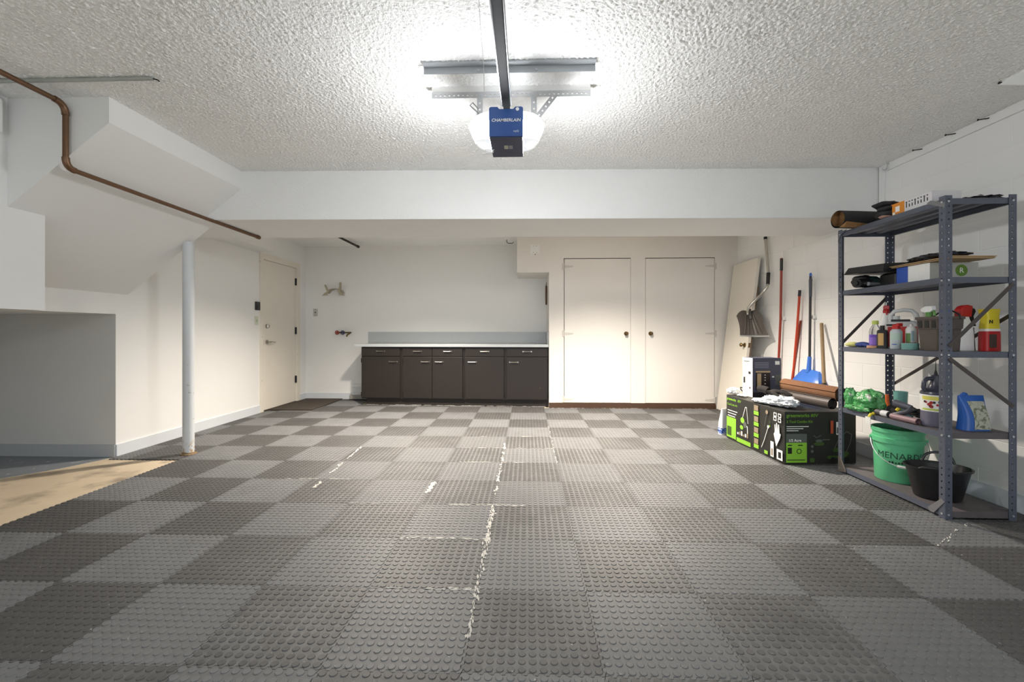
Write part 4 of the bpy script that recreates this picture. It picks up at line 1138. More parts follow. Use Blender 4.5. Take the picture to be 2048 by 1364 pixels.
# ---------------------------------------------------------------- fourth shelf
t = item('green_net_bag', 'crumpled green and white plastic bag at the far end of the fourth shelf', 'bag', (2.525,3.40,Z4), 0)
gfilm = wear(M('green_film', (84,160,96), 0.3, var=0.5, vs=18, bump=0.8, bs=30, bd=0.03), (214,214,204), 0.60, 0.66, 22)
wear(gfilm, (40,50,40), 0.62, 0.68, 17)
MB().blob((0.02,0.0,0.065), (0.095,0.12,0.085), 41, 0.17, 2.4, 40, 18, floor=0.0005).build('bag_body', gfilm, t, rel=True, smooth=True)
MB().blob((-0.06,0.085,0.085), (0.032,0.045,0.075), 44, 0.22, 2.6, 26, 12, floor=0.0005).build('bag_ear', gfilm, t, rel=True, smooth=True)
MB().blob((-0.085,-0.02,0.018), (0.035,0.12,0.022), 47, 0.2, 4.0, 30, 10, floor=0.0005).build('bag_edge', gfilm, t, rel=True, smooth=True)
t = item('teal_cup', 'teal plastic tumbler on the fourth shelf beside the green bag', 'cup', (2.665,3.27,Z4), 0)
MB().lathe([(0.032,0.0),(0.034,0.002),(0.041,0.155),(0.042,0.157),(0.040,0.157),(0.033,0.01)], n=24).build('cup_wall', col('teal_plastic', (122,178,170), 0.4), t, rel=True, smooth=True)
MB().lathe([(0.0345,0.018),(0.0355,0.021),(0.035,0.024)], n=24, cap0=False, cap1=False).build('foot_ring', MATS['teal_plastic'], t, rel=True, smooth=True)
t = item('tape_gun', 'orange handled tape dispenser with a dark wheel in front of the teal cup', 'tape dispenser', (2.565,3.215,Z4), -0.6)
MB().cyl((0,-0.012,0.037),(0,0.012,0.037),0.036,n=22).build('wheel', soft_black, t, rel=True, smooth=True)
MB().cyl((0,-0.014,0.037),(0,0.014,0.037),0.014,n=14).build('hub', col('grey_hub', (90,84,80), 0.6), t, rel=True)
MB().tube([(-0.02,0,0.06),(-0.028,0,0.09),(-0.03,0,0.14)], [0.010,0.012,0.011], 10).build('handle', col('orange_plastic', (206,96,36), 0.45), t, rel=True, smooth=True)
t = item('price_tag', 'white paper tag on a yellow clip hanging over the fourth shelf edge', 'tag', (2.405,3.235,Z4-0.02), 0)
MB().hexa([(0.004,-0.025,-0.045),(0.007,-0.025,-0.045),(0.007,0.02,-0.05),(0.004,0.02,-0.05),(-0.004,-0.035,0.006),(-0.001,-0.035,0.006),(-0.001,0.012,0.004),(-0.004,0.012,0.004)]).build('paper', W_, t, rel=True)
MB().tube([(-0.002,-0.02,0.004),(0.01,-0.02,0.024),(0.035,-0.018,0.027),(0.05,0.01,0.024)], 0.009, 7).build('clip', Y_, t, rel=True, smooth=True)
t = item('glue_tube', 'grey labelled sealant tube lying at the front of the fourth shelf', 'tube', (2.455,3.16,Z4), 0)
MB().cyl((0,-0.06,0.022),(0,0.05,0.022),0.021,n=16).build('tube', col('grey_tube', (66,64,66), 0.5), t, rel=True, smooth=True)
MB().cyl((0,-0.055,0.022),(0,0.0,0.022),0.0217,n=16,caps=False).build('label', col('pale_label', (196,196,200), 0.5, var=0.3, vs=120), t, rel=True, smooth=True)
MB().cyl((0,0.05,0.022),(0,0.075,0.022),0.008,0.004,10).build('nozzle', K_, t, rel=True)
t = item('hose_nozzle', 'grey garden hose nozzle lying on the fourth shelf beside the jug', 'nozzle', (2.50,3.02,Z4), 0)
gn = col('gunmetal_plastic', (78,80,90), 0.45)
MB().tube([(-0.03,0.06,0.105),(-0.01,0.01,0.095),(0.005,-0.03,0.085)], [0.024,0.021,0.018], 12).build('head', gn, t, rel=True, smooth=True)
MB().tube([(0.005,-0.03,0.085),(0.0,-0.01,0.06),(-0.01,0.06,0.028),(-0.02,0.09,0.019)], [0.02,0.018,0.017,0.016], 12).build('handle', gn, t, rel=True, smooth=True)
MB().tube([(-0.012,0.04,0.078),(-0.014,0.06,0.056)], 0.011, 8).build('trigger', Y_, t, rel=True, smooth=True)
t = item('coiled_cord', 'tangled black cord heaped on the fourth shelf behind the nozzle', 'cord', (2.625,3.10,Z4), 0)
rnd = random.Random(5); p = []
for i in range(90):
    a = i*0.62; r = 0.055 + 0.018*math.sin(i*0.37)
    p.append((r*math.cos(a)*0.8, r*math.sin(a)*0.85, 0.017 + 0.042*i/90 + 0.010*math.sin(i*1.3)))
MB().tube(p, 0.005, 6).build('cord', soft_black, t, rel=True, smooth=True)
MB().cyl((-0.06,-0.07,0.018),(-0.02,-0.10,0.018),0.014,0.011,10).build('plug', K_, t, rel=True, smooth=True)
t = item('teal_handle_tool', 'small dark teal handled tool at the front of the fourth shelf', 'tool', (2.53,3.085,Z4), 0)
MB().tube([(0.02,-0.05,0.016),(0.0,0.0,0.018),(-0.02,0.035,0.02)], [0.011,0.014,0.015], 10).build('handle', col('deep_teal', (40,84,92), 0.4), t, rel=True, smooth=True)
MB().tube([(0.02,-0.05,0.016),(0.04,-0.10,0.012)], [0.006,0.005], 6).build('shank', steel, t, rel=True)
mauve = col('mauve_vinyl', (136,108,114), 0.5)
t = item('vinyl_roll', 'rolled mauve vinyl sheet in front of the dark jug', 'roll', (2.441,2.975,Z4), 0)
ringa = []
for L in (-0.11, 0.09):
    r_ = [( (0.020-0.00022*i)*math.cos(i*0.4), L, 0.0205+(0.020-0.00022*i)*math.sin(i*0.4)) for i in range(36)]
    r_ += [((0.0185-0.00022*i)*math.cos(i*0.4), L, 0.0205+(0.0185-0.00022*i)*math.sin(i*0.4)) for i in range(35,-1,-1)]
    ringa.append(r_)
MB().loft(ringa, caps=False).build('roll', mauve, t, rel=True)
MB().hexa([(0.0,-0.02,0.0),(0.06,-0.02,0.0),(0.06,0.07,0.0),(0.0,0.07,0.0),(0.0,-0.02,0.003),(0.06,-0.02,0.012),(0.06,0.07,0.004),(0.0,0.07,0.003)]).build('loose_sheet', mauve, t, rel=True)
# dark jug with fruit label
jd = col('dark_jug_plastic', (66,66,80), 0.3, var=0.05)
jl = col('lower_jug_plastic', (104,102,118), 0.25)
t = item('nectar_jug', 'large dark plastic jug with a yellow and red fruit label behind the near post', 'jug', (2.53,2.845,Z4), 0.0)
MB().lathe([(0.066,0.0),(0.070,0.006),(0.072,0.02),(0.072,0.095)], n=28).build('lower_body', jl, t, rel=True, smooth=True)
MB().lathe([(0.0725,0.095),(0.0735,0.10),(0.0735,0.192),(0.0725,0.197)], n=28, cap0=False, cap1=False).build('label', W_, t, rel=True, smooth=True)
MB().lathe([(0.074,0.197),(0.076,0.202),(0.072,0.214),(0.056,0.224),(0.038,0.238),(0.029,0.262),(0.022,0.29),(0.022,0.298),(0.022,0.312),(0.018,0.315)], n=28).build('shoulder', jd, t, rel=True, smooth=True)
a_ = A0
hx, hy = math.cos(a_-0.9), math.sin(a_-0.9)
MB().tube([(0.02*hx,0.02*hy,0.295),(0.052*hx,0.052*hy,0.292),(0.070*hx,0.070*hy,0.275),(0.074*hx,0.074*hy,0.24),(0.064*hx,0.064*hy,0.214)], [0.013,0.013,0.012,0.012,0.014], 10).build('handle', jd, t, rel=True, smooth=True)
MB().lathe([(0.010,0.314),(0.008,0.328),(0.003,0.345),(0.0015,0.40)], n=10).build('pump_spike', K_, t, rel=True)
band(0.0735,0.0735,0.165,0.188,A0-1.0,A0+1.1).build('yellow_band', col('pale_yellow_print', (222,212,96), 0.5), t, rel=True)
band(0.0735,0.0735,0.102,0.113,A0-1.0,A0+1.1).build('yellow_band', col('lime_print', (190,204,90), 0.5), t, rel=True)
rb = random.Random(3); m = MB()
for i in range(26):
    a = A0 - 0.85 + 1.8*rb.random(); z = 0.124 + 0.034*rb.random(); rr = 0.006 + 0.004*rb.random(); off = 0.0745 + 0.0004*i/26
    vs = []
    for k in range(8):
        b_ = 2*PI*k/8; vs.append((off*math.cos(a + rr/off*math.cos(b_)), off*math.sin(a + rr/off*math.cos(b_)), z + rr*math.sin(b_)))
    m.mat(0 if rb.random() < 0.78 else 1).add(vs, [tuple(range(8))])
m.build('fruit_print', [col('fruit_red', (168,40,34), 0.5), K_], t, rel=True)
# blue pouch
t = item('blue_soil_bag', 'blue plastic bag with a pale grass picture at the near end of the fourth shelf', 'bag', (2.655,2.745,Z4), 0.0)
blu = col('royal_blue_film', (40,92,172), 0.35, var=0.1)
def pouch(hx, hy, hgt, lean):
    R_s = []
    for i in range(9):
        u = i/8; th = hy*(1-0.92*u**2.2); ww = hx*(1 - 0.10*math.sin(PI*u) - (0.06*u))
        R_s.append(rpoly(0.004*math.sin(u*5)+lean*u, 0.0, ww, max(th,0.004), max(0.0035, th*0.7), hgt*u))
    return MB().loft(R_s)
pouch(0.078, 0.042, 0.205, -0.01).build('bag_body', blu, t, rel=True, smooth=True)
m = MB(); n_ = 8; vs = []
for i in range(n_+1):
    u = 0.04 + 0.80*i/n_; th = 0.042*(1-0.92*u**2.2) + 0.0016
    xo = 0.004*math.sin(u*5) - 0.01*u; wv = 0.078*(1-0.10*math.sin(PI*u)-0.06*u)
    vs += [(xo - wv*(0.42+0.35*max(0,u-0.45)), -th, 0.205*u), (xo + wv*0.80, -th, 0.205*u)]
m.add(vs, [(2*i,2*i+1,2*i+3,2*i+2) for i in range(n_)])
m.build('picture_panel', wear(col('grass_picture', (178,180,164), 0.5, var=0.3, vs=60), (110,116,92), 0.5, 0.6, 45), t, rel=True)
MB().blob((-0.05,0,0.205), (0.022,0.006,0.016), 6, 0.2).build('twisted_top', blu, t, rel=True, smooth=True)

# ---------------------------------------------------------------- bottom shelf buckets
gp = col('green_bucket_plastic', (98,190,138), 0.35, var=0.04)
BX, BY = 2.618, 3.235
t = item('green_bucket', 'green plastic pail with a wire bail on the bottom shelf', 'bucket', (BX,BY,Z5), 0.0)
MB().lathe([(0.128,0.0),(0.131,0.004),(0.139,0.265),(0.150,0.267),(0.151,0.30),(0.142,0.302),(0.143,0.335),(0.150,0.337),(0.151,0.362),(0.148,0.365),(0.143,0.365),(0.139,0.30),(0.128,0.01)], n=40).build('pail', gp, t, rel=True, smooth=True)
pA = A0 - 1.35; pB = A0 + 1.75
ba = []
for i in range(15):
    u = i/14; a = pA + (pB-pA)*u; rr = 0.154 + 0.03*math.sin(PI*u); ba.append((rr*math.cos(a), rr*math.sin(a), 0.285 - 0.16*math.sin(PI*u)))
MB().tube(ba, 0.003, 6).build('wire_bail', steel, t, rel=True)
mid = ba[7]; m2_ = ba[9]
MB().tube([ba[6], ba[7], ba[8]], 0.009, 8).build('bail_grip', W_, t, rel=True, smooth=True)
for a in (pA, pB):
    MB().cyl((0.150*math.cos(a),0.150*math.sin(a),0.285),(0.160*math.cos(a),0.160*math.sin(a),0.285),0.012,n=10).build('bail_ear', gp, t, rel=True)
wraptext('lettering', 'MENARDS', 0.062, 0.1312, 0.165, A0+0.12, col('dark_green_ink', (30,66,50), 0.5), t, bold=0.0, sx=1.0, rtop=0.139, hz=0.265)
m = MB()
for i in range(9):       # one line of tiny illegible print
    a = A0 - 0.50 + 0.125*i; q = band(0.1355, 0.1358, 0.134, 0.142 + 0.003*(i % 3), a, a + 0.085, 3); m.add(q.v, q.f)
m.build('small_print', K_, t, rel=True)['kind'] = 'stuff'
bp_ = col('black_tub_plastic', (30,30,32), 0.35)
t = item('black_tub', 'black flexible tub with loop handles in front of the green pail', 'tub', (2.575,2.885,Z5), -0.3)
def oval(r, z, k=1.12): return [(r*k*math.cos(2*PI*i/36), r*math.sin(2*PI*i/36)*0.92, z) for i in range(36)]
MB().loft([oval(0.098,0), oval(0.104,0.006), oval(0.142,0.185), oval(0.151,0.186), oval(0.152,0.195), oval(0.147,0.197), oval(0.138,0.18), oval(0.10,0.012)]).build('tub', bp_, t, rel=True, smooth=True)
for s_, an in ((1, 1.75), (-1, 0.0)):
    c0 = A0 + 0.3 + (PI if s_ > 0 else 0)
    p = []
    for i in range(11):
        u = -1 + 2*i/10
        a = c0 + u*0.5; rr = 0.150
        p.append((rr*1.12*math.cos(a), rr*0.92*math.sin(a), 0.192 + 0.062*(1-u*u)**0.5*(1 if s_ > 0 else 0.25)))
    MB().tube(p, 0.008, 8).build('loop_handle', bp_, t, rel=True, smooth=True)

# ---------------------------------------------------------------- mower carton
ck = col('carton_black', (40,40,36), 0.5, var=0.08)
dg_ = col('carton_dark_green', (62,84,34), 0.5); gry = col('carton_grey', (92,96,92), 0.5); tan_ = col('carton_tan', (150,134,112), 0.5)
t = item('mower_carton', 'large black and green lawn tool carton lying on the tiles beside the shelving', 'box', (2.110,3.722,0.003), 0.065)
CW, CL, CH = 0.60, 0.93, 0.430
MB().hexa([(0,0,0),(CW,0,0),(CW,CL,0),(0,CL,0),(0,0,CH),(CW,0,CH-0.006),(CW,CL,CH+0.012),(0,CL,CH+0.012)]).build('carton', ck, t, rel=True, bevel=0.004)
class Print:
    def __init__(s, side): s.side = side; s.m = MB(); s.layer = 0
    def P(s, u, v):
        o = 0.0006 + 0.00025*s.layer
        if s.side == 'front': return (u, -o, v)
        return (-o, CL - u, v)
    def poly(s, k, pts):
        s.layer += 1; s.m.mat(k).add([s.P(*p) for p in pts], [tuple(range(len(pts)))])
    def rect(s, k, u0, v0, u1, v1): s.poly(k, [(u0,v0),(u1,v0),(u1,v1),(u0,v1)])
    def line(s, k, pts, w_):
        for a, b in zip(pts, pts[1:]):
            d = Vector((b[0]-a[0], b[1]-a[1])); d.normalize(); q = Vector((-d.y, d.x))*w_/2
            s.poly(k, [(a[0]-q.x,a[1]-q.y),(b[0]-q.x,b[1]-q.y),(b[0]+q.x,b[1]+q.y),(a[0]+q.x,a[1]+q.y)])
    def disc(s, k, u, v, r, n=14, sy=1.0): s.poly(k, [(u+r*math.cos(2*PI*i/n), v+r*sy*math.sin(2*PI*i/n)) for i in range(n)])
PM = [G_, W_, K_, dg_, gry, tan_, col('sticker_orange', (196,84,50), 0.5)]
pf = Print('front')
pf.rect(0, 0.012, 0.012, 0.185, 0.175); pf.rect(4, 0.012, 0.175, 0.185, 0.248)
pf.rect(2, 0.025, 0.085, 0.060, 0.135); pf.disc(3, 0.12, 0.105, 0.022); pf.disc(0, 0.12, 0.105, 0.014)
pf.rect(2, 0.025, 0.150, 0.06, 0.158); pf.rect(2, 0.11, 0.150, 0.15, 0.158); pf.rect(3, 0.02, 0.03, 0.17, 0.038)
for i, L in enumerate((0.185, 0.14, 0.10)): pf.rect(1, 0.014, 0.305-0.017*i, 0.014+L, 0.311-0.017*i)
# blower picture and mower picture in dim greens
pf.disc(3, 0.285, 0.165, 0.045, sy=0.35); pf.disc(4, 0.285, 0.19, 0.03, sy=0.4); pf.line(4, [(0.24,0.235),(0.262,0.215),(0.30,0.235)], 0.006); pf.rect(4, 0.315, 0.195, 0.375, 0.203)
pf.line(4, [(0.41,0.12),(0.45,0.20),(0.515,0.265),(0.56,0.24),(0.545,0.17),(0.50,0.07)], 0.006)
pf.disc(3, 0.43, 0.115, 0.03, sy=0.6); pf.disc(3, 0.50, 0.085, 0.035, sy=0.5); pf.disc(3, 0.38, 0.055, 0.03, sy=0.5); pf.rect(3, 0.40, 0.05, 0.52, 0.07); pf.disc(2, 0.40, 0.035, 0.022); pf.disc(2, 0.515, 0.035, 0.024)
pf.rect(3, 0.205, 0.015, 0.245, 0.05); pf.disc(4, 0.225, 0.105, 0.012); pf.disc(4, 0.225, 0.145, 0.012)
pf.rect(1, 0.425, 0.24, 0.46, 0.345); pf.rect(4, 0.43, 0.25, 0.455, 0.30); pf.rect(6, 0.378, 0.25, 0.402, 0.355)
pf.m.build('front_print', PM, t, rel=True)
text('carton_lettering', 'greenworks', 0.040, (0.014,-0.0012,0.385), (1,0,0), (0,0,1), col('lettering_green', (110,160,44), 0.5), t, bold=0.0006, rel=True)
text('carton_lettering', '80V', 0.038, (0.215,-0.0012,0.385), (1,0,0), (0,0,1), MATS['lettering_green'], t, rel=True, shear=0.2)
text('carton_lettering', '2 Tool Combo Kit', 0.029, (0.014,-0.0012,0.338), (1,0,0), (0,0,1), MATS['lettering_green'], t, rel=True, bold=0.0003)
text('carton_lettering', '1/2 Acre', 0.030, (0.026,-0.0095,0.186), (1,0,0), (0,0,1), W_, t, rel=True, bold=0.0006)
ps = Print('side')
ps.rect(0, 0.008, 0.02, 0.185, 0.225); ps.rect(3, 0.02, 0.04, 0.10, 0.13); ps.rect(1, 0.03, 0.235, 0.17, 0.243); ps.rect(1, 0.03, 0.262, 0.19, 0.27); ps.rect(1, 0.03, 0.288, 0.21, 0.296)
ps.rect(0, 0.20, 0.012, 0.44, 0.052)
# mower drawing
ps.line(1, [(0.30,0.25),(0.355,0.37),(0.375,0.37),(0.40,0.22)], 0.006); ps.disc(0, 0.305,0.235,0.035, sy=0.8); ps.disc(0,0.29,0.165,0.03, sy=0.7); ps.line(1, [(0.33,0.20),(0.39,0.19),(0.395,0.12)], 0.012); ps.disc(4, 0.35,0.20,0.03)
for i in range(6): ps.rect(5 if i % 2 else 1, 0.215+0.034*i, 0.085, 0.238+0.034*i, 0.085+0.02+0.012*(i % 3))
# green strip of photos
for i in range(4): ps.rect(0, 0.50, 0.03+0.10*i, 0.575, 0.065+0.10*i); 
for i in range(4): ps.rect(5, 0.505, 0.07+0.10*i, 0.57, 0.118+0.10*i)
# trimmer and tools
ps.line(1, [(0.62,0.06),(0.66,0.13),(0.715,0.25)], 0.006); ps.disc(1,0.72,0.262,0.014); ps.line(4, [(0.665,0.255),(0.70,0.37)], 0.005); ps.disc(5,0.70,0.385,0.018)
ps.rect(0, 0.665, 0.02, 0.715, 0.05); ps.rect(3,0.735,0.30,0.75,0.315); ps.rect(0,0.735,0.265,0.75,0.28)
# white boxes and glove diagram
ps.rect(1, 0.755, 0.02, 0.80, 0.15); ps.rect(5, 0.765, 0.03, 0.79, 0.09)
ps.poly(1, [(0.80,0.22),(0.835,0.12),(0.885,0.20),(0.895,0.235),(0.88,0.24),(0.872,0.31),(0.86,0.312),(0.855,0.25),(0.846,0.32),(0.834,0.32),(0.832,0.25),(0.822,0.305),(0.812,0.30),(0.815,0.24)])
ps.rect(1, 0.842, 0.02, 0.918, 0.105); ps.rect(2, 0.862, 0.035, 0.90, 0.085)
for u, v in ((0.80,0.37),(0.86,0.37),(0.86,0.33),(0.80,0.335)): ps.rect(1, u, v, u+0.042, v+0.034); ps.rect(2, u+0.008, v+0.008, u+0.034, v+0.026)
ps.m.build('side_print', PM, t, rel=True)
text('carton_lettering', 'greenworks', 0.036, (-0.0012,CL-0.012,0.395), (0,-1,0), (0,0,1), G_, t, rel=True, bold=0.0006)
text('carton_lettering', '80V', 0.036, (-0.0012,CL-0.215,0.395), (0,-1,0), (0,0,1), G_, t, rel=True, shear=0.2)
text('carton_lettering', '2 Tool Combo Kit', 0.026, (-0.0012,CL-0.012,0.345), (0,-1,0), (0,0,1), G_, t, rel=True)
ZT = 0.446
# small upright carton on top
t = item('camera_carton', 'upright dark carton with a white side and a device picture standing on the mower carton', 'box', (2.200,4.420,ZT), 0.08)
dkc = col('slate_carton', (72,74,92), 0.5)
B(0,0,0,0.285,0.175,0.385).build('carton', dkc, t, rel=True, bevel=0.002)
B(-0.0009,0.001,0.001,-0.0002,0.174,0.384).build('white_panel', col('cream_panel', (226,222,214), 0.55), t, rel=True)
m = MB()
m.mat(0).box(0.03,-0.0009,0.075,0.175,-0.0002,0.26); m.mat(1).box(0.045,-0.0016,0.09,0.085,-0.0010,0.235); m.mat(1).box(0.03,-0.0016,0.243,0.175,-0.0010,0.26)
for z in (0.13,0.165,0.19,0.215): m.mat(2).box(0.118,-0.0016,z,0.13,-0.001,z+0.008)
m.mat(3).box(0.225,-0.0009,0.12,0.283,-0.0002,0.22); m.mat(2).box(0.195,-0.0009,0.195,0.215,-0.0002,0.208)
for i in range(4): m.mat(4).box(0.02,-0.0009,0.335-0.016*i,0.16,-0.0002,0.343-0.016*i)
m.mat(2).box(0.225,-0.0009,0.32,0.27,-0.0002,0.355)
m.mat(0).box(0.001,-0.0009,0.001,0.284,-0.0002,0.05)
m.build('front_print', [col('device_black', (30,28,34), 0.35), col('device_tan', (184,160,124), 0.5), W_, gry, col('slate_light', (124,126,142), 0.5)], t, rel=True)
m = MB()
m.box(-0.0016,0.05,0.345,-0.001,0.15,0.352).box(-0.0016,0.03,0.225,-0.001,0.07,0.25).box(-0.0016,0.125,0.13,-0.001,0.155,0.19).box(-0.0016,0.035,0.08,-0.001,0.055,0.10)
m.build('side_print', K_, t, rel=True)
# white crumpled paper with black strap
t = item('crumpled_paper', 'crumpled white paper at the far left corner of the mower carton', 'paper', (2.115,4.63,ZT+0.009), 0)
MB().blob((0,0,0.028), (0.055,0.055,0.036), 51, 0.3, 3.5, 22, 10, floor=0.0).build('paper', W_, t, rel=True)
MB().blob((0.02,-0.14,0.004), (0.04,0.06,0.006), 53, 0.3, 3.5, 18, 8, floor=0.0).build('torn_flap', W_, t, rel=True)
t = item('black_strap', 'black looped strap beside the crumpled paper on the mower carton', 'strap', (2.215,4.66,ZT+0.011), 0)
MB().tube([(0.0,-0.04,0.006),(-0.02,-0.01,0.04),(-0.01,0.02,0.056),(0.03,0.02,0.05),(0.05,0.0,0.028),(0.05,-0.02,0.008)], 0.006, 7).build('strap_loop', soft_black, t, rel=True, smooth=True)
B(0.03,-0.035,0.0,0.07,-0.005,0.012).build('buckle', K_, t, rel=True)
# rolls
def roll(name, label, p0, p1, r, mt, inner, seed):
    p0 = Vector(p0); p1 = Vector(p1); t = item(name, label, 'roll', p0, math.atan2(p1.y-p0.y, p1.x-p0.x))
    L = (p1-p0).length; dz = p1.z - p0.z
    rings = []
    for s0, x in ((0, 0.0), (1, L)):
        rr = []
        for i in range(54):
            a = i*0.29 + seed; q = r*(1-0.006*i); rr.append((x, q*math.cos(a), dz*s0 + q*math.sin(a)))
        for i in range(53, -1, -1):
            a = i*0.29 + seed; q = r*(1-0.006*i) - 0.005; rr.append((x, q*math.cos(a), dz*s0 + q*math.sin(a)))
        rings.append(rr)
    MB().loft(rings, caps=False).build('rolled_sheet', mt, t, rel=True)
    MB().cyl((0.012,0,0),(L-0.012,0,dz),r*0.60,n=18).build('dark_core', inner, t, rel=True)
    return t
roll('brown_carpet_roll', 'rolled brown carpet runner resting on the black roll on top of the mower carton', (2.595,3.77,ZT+0.118), (2.48,4.37,ZT+0.128), 0.066, col('brown_carpet', (120,84,58), 0.95, var=0.3, vs=120, bump=0.6), soft_black, 0.4)
roll('black_sheet_roll', 'rolled black rubber sheet lying on the mower carton under the brown carpet roll', (2.50,3.735,ZT+0.050), (2.40,4.28,ZT+0.054), 0.048, col('grey_black_rubber', (74,66,62), 0.5), soft_black, 1.2)
# white cloth and black gloves
t = item('white_rag', 'bundled white cloth rag at the front edge of the mower carton', 'rag', (2.215,3.98,ZT-0.003), 0.2)
cloth = col('white_cloth', (218,222,226), 0.95, var=0.05, bump=0.4, bs=40, bd=0.02)
MB().blob((0.0,0,0.040), (0.088,0.15,0.050), 61, 0.28, 3.0, 40, 18, floor=0.001).build('bundle', cloth, t, rel=True, smooth=True)
MB().blob((-0.045,0.16,0.018), (0.06,0.11,0.020), 63, 0.3, 3.0, 26, 10, floor=0.001).build('trailing_end', cloth, t, rel=True, smooth=True)
MB().blob((0.0,-0.10,0.035), (0.075,0.07,0.034), 66, 0.25, 3.5, 26, 12, floor=0.001).build('fold', cloth, t, rel=True, smooth=True)
t = item('black_glove', 'black knit work glove lying on the white rag', 'glove', (2.235,4.06,ZT+0.088), 0.9)
bk = col('black_knit', (36,32,30), 0.9, var=0.2)
MB().blob((0,0.02,0.014), (0.055,0.07,0.022), 71, 0.15).build('palm', bk, t, rel=True, smooth=True)
for i, (x, L) in enumerate(((-0.04, 0.065), (-0.015, 0.08), (0.012, 0.085), (0.036, 0.07))):
    MB().tube([(x,-0.03,0.016),(x-0.004,-0.03-L*0.5,0.014),(x-0.010,-0.03-L,-0.006)], [0.013,0.0125,0.010], 9).build('finger', bk, t, rel=True, smooth=True)
MB().tube([(-0.05,0.03,0.014),(-0.085,0.0,0.008),(-0.10,-0.035,-0.012)], [0.015,0.013,0.010], 9).build('thumb', bk, t, rel=True, smooth=True)
MB().tube([(0.0,0.07,0.02),(0.02,0.12,0.034),(0.04,0.15,0.03)], [0.034,0.03,0.03], 12).build('cuff', bk, t, rel=True, smooth=True)
# little blue and white bag behind the carton
t = item('blue_white_bag', 'small white bag with blue print standing on the tiles behind the mower carton', 'bag', (2.085,4.80,0.003), 0.3)
MB().loft([rpoly(0,0,0.05,0.03,0.012,0.0), rpoly(0.003,0,0.048,0.03,0.012,0.12), rpoly(0.012,0,0.040,0.012,0.008,0.24), rpoly(0.015,0,0.038,0.004,0.003,0.27)]).build('bag_body', wht_pl, t, rel=True, smooth=True)
MB().loft([rpoly(0,0,0.0508,0.0308,0.012,0.012), rpoly(0.001,0,0.0505,0.0308,0.012,0.07)], caps=False).build('blue_print', wear(col('cobalt_print', (40,84,170), 0.5), (220,226,232), 0.54, 0.58, 60), t, rel=True)

# ---------------------------------------------------------------- door leaning on the wall
lean_m = col('cream_slab_paint', (226,220,208), 0.5, var=0.02)
t = item('leaning_door', 'spare cream slab door leaning against the block wall in the corner by the closet', 'door', (2.66,5.685,0.003), 0)
dx_, hz_ = 0.235, 2.015
MB().hexa([(0,0,0.004),(0.036,0,0),(0.036,0.66,0),(0,0.66,0.004),(dx_,0,hz_),(dx_+0.036,0,hz_-0.004),(dx_+0.036,0.66,hz_-0.004),(dx_,0.66,hz_)]).build('slab', lean_m, t, rel=True, bevel=0.002)
kz = 0.915; kxx = dx_*kz/hz_
k = MB().cyl((kxx,0.07,kz),(kxx-0.010,0.07,kz+0.001),0.030,n=16).cyl((kxx-0.010,0.07,kz),(kxx-0.035,0.07,kz+0.004),0.011,n=10).cyl((kxx-0.035,0.07,kz+0.004),(kxx-0.048,0.07,kz+0.005),0.020,0.027,14).cyl((kxx-0.048,0.07,kz+0.005),(kxx-0.062,0.07,kz+0.007),0.027,0.016,14)
k.build('knob', brass, t, rel=True, smooth=True)
MB().hexa([(kxx+0.006,-0.0012,kz-0.03),(kxx+0.028,-0.0012,kz-0.03),(kxx+0.028,0.0,kz-0.03),(kxx+0.006,0.0,kz-0.03),(kxx+0.013,-0.0012,kz+0.03),(kxx+0.035,-0.0012,kz+0.03),(kxx+0.035,0.0,kz+0.03),(kxx+0.013,0.0,kz+0.03)]).build('latch_plate', brass, t, rel=True)
MB().hexa([(0.037,-0.012,0.0),(0.05,-0.012,0.0),(0.05,0.012,0.0),(0.037,0.012,0.0),(dx_*0.82+0.037,-0.012,hz_*0.82),(dx_*0.82+0.05,-0.012,hz_*0.82),(dx_*0.82+0.05,0.012,hz_*0.82),(dx_*0.82+0.037,0.012,hz_*0.82)]).build('edge_batten', col('brown_batten', (104,88,70), 0.7), t, rel=True)

# ---------------------------------------------------------------- tools hung on or leaned against the wall
t = item('snow_shovel', 'grey plastic snow shovel with a bent aluminium shaft hanging head down on the wall', 'shovel', (2.92,5.55,1.03), 0)
MB().tube([(2.935,5.587,2.235),(2.93,5.53,1.95),(2.925,5.50,1.79)], 0.017, 12).build('upper_shaft', chrome, t, smooth=True)
MB().cyl((2.9352,5.588,2.225),(2.936,5.590,2.255),0.020,n=12).build('end_cap', K_, t, smooth=True)
MB().tube([(2.925,5.50,1.80),(2.905,5.475,1.66)], [0.022,0.021], 12).build('grip', K_, t, smooth=True)
MB().tube([(2.905,5.475,1.67),(2.89,5.465,1.62),(2.84,5.52,1.53),(2.78,5.60,1.44),(2.735,5.60,1.385),(2.735,5.62,1.34),(2.737,5.62,1.30)], 0.016, 12).build('lower_shaft', chrome, t, smooth=True)
gs = col('pewter_plastic', (92,86,80), 0.4, var=0.06)
